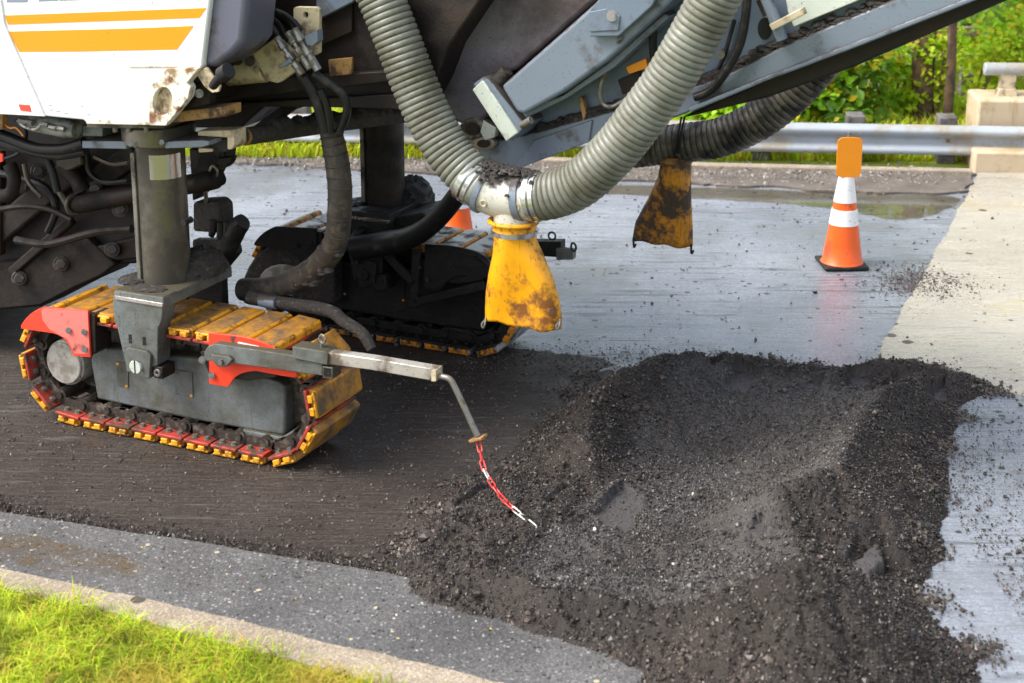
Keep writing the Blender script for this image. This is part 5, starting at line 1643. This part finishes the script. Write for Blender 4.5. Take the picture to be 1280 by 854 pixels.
tubep = [(626, 108), (748, 0), (800, -46), (905, -46), (845, -4), (828, 14), (760, 76), (704, 116), (655, 143), (646, 141)]
ut = MB().ppx(tubep, yc - .17, .20).build('upper_tube', M_['conv'], MM, bevel=.045, seg=5)
MB().ppx([(648, 141), (704, 119), (760, 79), (830, 17), (838, 20), (768, 84), (706, 124), (655, 149)], yc - .10, .12).build('tube_lip', M_['conv'], ut, bevel=.004)
mbk = MB().ppx([(591, 105), (604, 96), (611, 98), (657, 158), (650, 166), (640, 176), (628, 172)], yc - .16, .25).build('mount_block', M_['conv'], MM, bevel=.008)
MB().ppx([(590, 112.5), (603, 99.5), (648, 166), (632.5, 177.5)], yc - .175, .02).build('end_face', M_['pale'], mbk, bevel=.006)
b = MB().tube([m(652, 157, yc - .17), m(664, 150, yc - .19)], [.018, .018], n=12); b.build('bolt', M_['zinc'], mbk, bevel=.003)
MB().tube([m(620, 106, yc - .1), m(634, 88, yc - .1)], [.035, .03], n=10).build('dirt_lump', M_['caked'], mbk)
pl = MB().ppx([(750, -20), (830, -20), (815, 8), (773, 46), (736, 46), (739, 38), (735, 15), (748, 0)], yc - .21, .03).build('sensor_plate', M_['conv_plain'], MM, bevel=.006)
MB().ppx([(735, 15), (758, 11), (775, 20), (773, 38), (736, 40)], yc - .216, .008).build('plate_fold', M_['conv_plain'], pl, bevel=.003)
b = MB().cyl(m(765, 20, yc - .24), m(765, 20, yc - .21), .014, n=6).cyl(m(765, 20, yc - .222), m(765, 20, yc - .21), .024, n=16); b.build('bolt', M_['chrome'], pl)
MB().ppx([(553, 22), (560, 4), (585, -40), (800, -40), (748, -2), (700, 40), (645, 88), (612, 98), (618, 130), (604, 152), (580, 158), (565, 150), (545, 112), (543, 98), (553, 60)], yc - .02, .05).build('scraper_plate', M_['purple'], MM, bevel=.02, seg=3)
for cx_, cy_, rx_, ry_ in ((590, 162, 17, 14), (604, 180, 15, 9)):
    rc_ = MB().ppx(ell(cx_, cy_, rx_, ry_), yc - .05, .12).build('roller_cap', dirty('greasy_roller', (.24, .21, .14), (.04, .032, .022), amt=.5, scale=8, rough=.35), MM, bevel=.012, seg=3)
    MB().ppx(ell(cx_, cy_, rx_ * .55, ry_ * .55), yc - .06, .02).build('roller_hub', M_['dark2'], rc_, bevel=.003)
MB().ppx([(604, 150), (620, 160), (618, 172), (606, 176), (600, 165)], yc - .055, .04).build('roller_bracket', M_['pale'], MM, bevel=.004)
MB().ppx([(782, 84), (807, 73), (810, 85), (786, 93)], yc - .02, .03).build('amber_reflector', M_['amber'], MM, bevel=.003)
MB().ppx([(772, 100), (800, 88), (800, 112), (778, 118)], yc + .03, .03).build('reflector_bracket', M_['dark'], MM, bevel=.003)
MB().tube([m(775, 47, yc - .19), m(768, 68, yc - .1), m(755, 95, yc - .05), m(750, 115, yc - .04), m(754, 130, yc - .03), m(766, 133, yc - .03), m(782, 124, yc - .02)], .011, n=10, res=6).build('steel_cable', M_['zinc'], MM)
MB().tube([m(823, -20, yc - .05), m(819, 15, yc - .05), m(816, 55, yc - .04), m(820, 85, yc)], .018, n=10, res=6).build('rubber_hose', M_['rubber'], MM)
MB().tube([m(936, -30, yc - .05), m(932, 20, yc - .05), m(924, 58, yc - .05), m(906, 92, yc - .04), m(888, 113, yc - .02), m(868, 122, yc - .02)], .019, n=10, res=6).build('rubber_hose', M_['rubber'], MM)
MB().tube([m(918, 25, yc + .02), m(900, 82, yc + .02), m(870, 116, yc + .02)], .010, n=8, res=6).build('rubber_hose', M_['rubber'], MM)
MB().ppx([(723, 122), (727, 121), (733, 142), (729, 152)], yc - .0, .04).build('hook_clip', M_['rusty'], MM, bevel=.002)
MB().tube([m(948, -25, yc - .03), m(966, 18, yc - .03), m(978, 50, yc - .03)], .026, n=12).build('lift_rod', M_['conv'], MM)
MB().beam(m(965, 34, yc - .07), m(1006, 13, yc - .07), .03, .045, up=(0, 1, 0)).build('rod_clamp', M_['cream'], MM, bevel=.004)
MB().ppx([(972, -60), (1200, -60), (1070, 2), (992, 34), (985, 16)], yc - .01, .04).build('cover_sheet', M_['pale'], MM, bevel=.004)
MB().ppx(ell(956, 36, 9, 14), yc + .045, .006).build('wall_hole', M_['tar'], MM)
MB().ppx(ell(901, 68, 5, 6), yc + .01, .05).build('bolt', M_['zinc'], MM)
MB().tube([m(948, 0, yc - .02), m(957, 20, yc - .02)], .012, n=8).build('dark_pipe', M_['dark'], MM)
b = MB()
for k in range(330):                                            # grit lying on the beam's upper edge
    f_ = random.random()
    i = random.randint(0, 4)
    E = [(674, 164), (760, 140), (860, 110), (902, 96), (983, 55), (1111, 2)]
    p = m(E[i][0] * (1 - f_) + E[i + 1][0] * f_, E[i][1] * (1 - f_) + E[i + 1][1] * f_ - 1 - random.random() ** 2 * 9, yc + .03)
    mound(b, (p.x, p.y, p.z - .006), random.uniform(.012, .04), .03, random.uniform(.008, .022), n=8, k=3, seed=k)
b.build('caked_grit', M_['caked'], low, angle=70)

# ---- suction hoses
def hose(pts, r, pitch, depth, mats, parent, name, dirt_from=None):
    sp_, _ = spline([Vector(p) for p in pts], [1] * len(pts), 14)
    step = pitch / 8
    P_ = resample(sp_, step)
    b = MB()
    n = 36
    rad = []
    for i in range(len(P_)):
        ph = (i * step / pitch) % 1
        rad.append(r * (1 - depth * (1 - abs(math.sin(math.pi * ph)) ** .38)))
    b.tube(P_, rad, n=n)
    return b.build(name, mats, parent, angle=75)


yh = .42
hp1 = [m(453, -50, yh), m(477, 0, yh), m(497, 50, yh), m(516, 100, yh), m(538, 150, yh), (m(563, 193, yh)), m(592, 225, yh), m(606, 236, yh)]
hp2 = [m(662, 247, yh), m(690, 244, yh), m(727, 228, yh), m(770, 187, yh), m(803, 145, yh), m(836, 100, yh), m(865, 50, yh), m(892, 0, yh), m(915, -45, yh)]
hA = hose(hp1, .107, .0288, .10, M_['hose'], MM, 'suction_hose')
hB = hose(hp2, .107, .0288, .10, M_['hose'], MM, 'suction_hose')
cp = [m(592, 226, yh), m(612, 239, yh), m(634, 246, yh), m(652, 247, yh), m(676, 245, yh)]
cpl = MB().tube(cp, .103, n=40, res=4).build('hose_coupling', M_['coupling'], MM, angle=60)


def band(i0, pts_, R_, w_, mat, nm):
    a, b_ = pts_
    d = (b_ - a).normalized()
    MB().tube([a - d * w_ / 2, a - d * w_ / 2 * .98, a + d * w_ / 2 * .98, a + d * w_ / 2], [R_ - .004, R_, R_, R_ - .004], n=40).build(nm, mat, cpl, angle=60)


for px, py, qx, qy, mt_, w_ in ((586, 223, 612, 241, 'band', .03), (594, 229, 612, 241, 'band', .022), (606, 237, 620, 244, 'conv', .03), (653, 247, 640, 247, 'conv', .035), (667, 246.5, 650, 247, 'band', .022), (675, 246, 660, 247, 'band', .02)):
    band(0, (m(px, py, yh), m(qx, qy, yh)), .111, w_, M_[mt_], 'hose_clamp')
for px, py in ((605, 254), (646, 258)):
    q = m(px, py, yh - .095); MB().ring((q.x, q.y - .006, q.z), (0, 1, .2), .014, .005).build('clamp_screw', M_['cream'], cpl)
b = MB()
for k in range(260):
    t = random.uniform(.02, .98)
    q = m(590 + 85 * t, 226 + 24 * t - 4 * t * t, yh)
    dy = random.gauss(0, .035)
    mound(b, (q.x, q.y + dy, q.z + math.sqrt(max(.0001, .106 ** 2 - dy * dy)) - .004), random.uniform(.006, .02), random.uniform(.006, .02), random.uniform(.004, .014), n=7, k=3, seed=k + 50)
b.build('caked_grit', M_['caked'], cpl, angle=70)


def outlet(rings, y, mat, rim, name):
    """rings: (cx,cy,halfwidth px,half depth m)"""
    rs = []
    for i in range(len(rings) - 1):
        for k in range(5):
            t = k / 5; rs.append(tuple(rings[i][j] * (1 - t) + rings[i + 1][j] * t for j in range(4)))
    rs.append(rings[-1])
    n = 40
    vs, fs = [], []
    for i, (cx, cy, hw_, hd) in enumerate(rs):
        c = m(cx, cy, y); e_ = m(cx + hw_, cy, y)
        w_ = e_.x - c.x; fl = i / (len(rs) - 1)
        for k in range(n):
            a = 2 * math.pi * k / n
            wob = 1 + .25 * fl * math.sin(3 * a + 4 * fl)
            vs.append((c.x + w_ * math.cos(a), y + hd * math.sin(a) * wob, c.z + (.006 * math.sin(2.5 * math.pi * math.cos(a)) * fl ** 2)))
    for i in range(len(rs) - 1):
        for k in range(n): fs.append((i * n + k, i * n + (k + 1) % n, (i + 1) * n + (k + 1) % n, (i + 1) * n + k))
    o = MB().add(vs, fs).build(name, mat, MM, angle=80)
    so_ = o.modifiers.new('skin', 'SOLIDIFY'); so_.thickness = .008
    return o


no = outlet([(642, 276, 27, .11), (643, 284, 25, .10), (644, 300, 24.5, .098), (648, 320, 31, .095), (651, 345, 40, .085), (653, 370, 46, .07), (654, 390, 48, .06), (654, 405, 48, .055)], yh, M_['bag'], None, 'outlet_sock')
MB().tube([m(641, 262, yh), m(642, 282, yh)], [.085, .092], n=30).build('outlet_neck', M_['coupling'], no)
c = m(642, 276, yh); MB().ring(c, (0, 0, 1), .108, .010, n=36, k=8).build('outlet_rim', M_['bag'], no)
c = m(643.5, 289, yh); MB().tube([c + Vector((0, 0, -.012)), c + Vector((0, 0, .012))], [.104, .108], n=36).build('outlet_clamp', M_['band'], no)
for px, py in ((607, 400), (700, 402)):
    b = MB().tube([m(px, py - 3, yh - .03), m(px - 1, py + 5, yh - .05), m(px - 3, py + 10, yh - .05), m(px - 5, py + 6, yh - .05), m(px - 1, py, yh - .04)], .0045, n=6, res=4)
    b.build('wire_hook', M_['zinc'], no)
b = MB()
for px, py, w_ in ((684, 386, 8), (683, 388.5, 10), (685, 391, 7)):
    b.ppx([(px, py), (px + w_, py), (px + w_, py + 1.1), (px, py + 1.1)], yh - .0625, .004)
b.build('stamp', M_['bag_dirty'], no)
yf_ = 2.15
hf = [m(790, 186, yf_), m(815, 183, yf_), m(860, 178, yf_), m(900, 172, yf_), m(945, 152, yf_), m(985, 122, yf_), m(1020, 85, yf_), m(1060, 40, yf_)]
hose(hf, .108, .034, .10, M_['hose_black'], MM, 'far_suction_hose')
fo = outlet([(845, 194, 20, .09), (845, 204, 18.5, .085), (843, 222, 20, .085), (837, 250, 27, .07), (830, 280, 36, .055), (828, 304, 38.5, .045)], yf_, M_['bag_dirty'], None, 'far_outlet_sock')
c = m(845, 198, yf_); MB().tube([c + Vector((0, 0, -.014)), c + Vector((0, 0, .014))], [.094, .1], n=30).build('outlet_clamp', M_['rusty'], fo)
for px, py in ((792, 300), (864, 308)):
    MB().tube([m(px, py - 3, yf_ - .04), m(px, py + 6, yf_ - .05), m(px + 1, py + 9, yf_ - .05), m(px + 3, py + 5, yf_ - .05)], .006, n=6, res=4).build('wire_hook', M_['dark2'], fo)
for dx in (0, 4):
    MB().tube([m(852 + dx, 146, yf_ - .1), m(848 + dx * .8, 168, yf_ - .12), m(844 + dx, 192, yf_ - .11)], .006, n=6, res=4).build('hanger_wire', M_['tar'], fo)
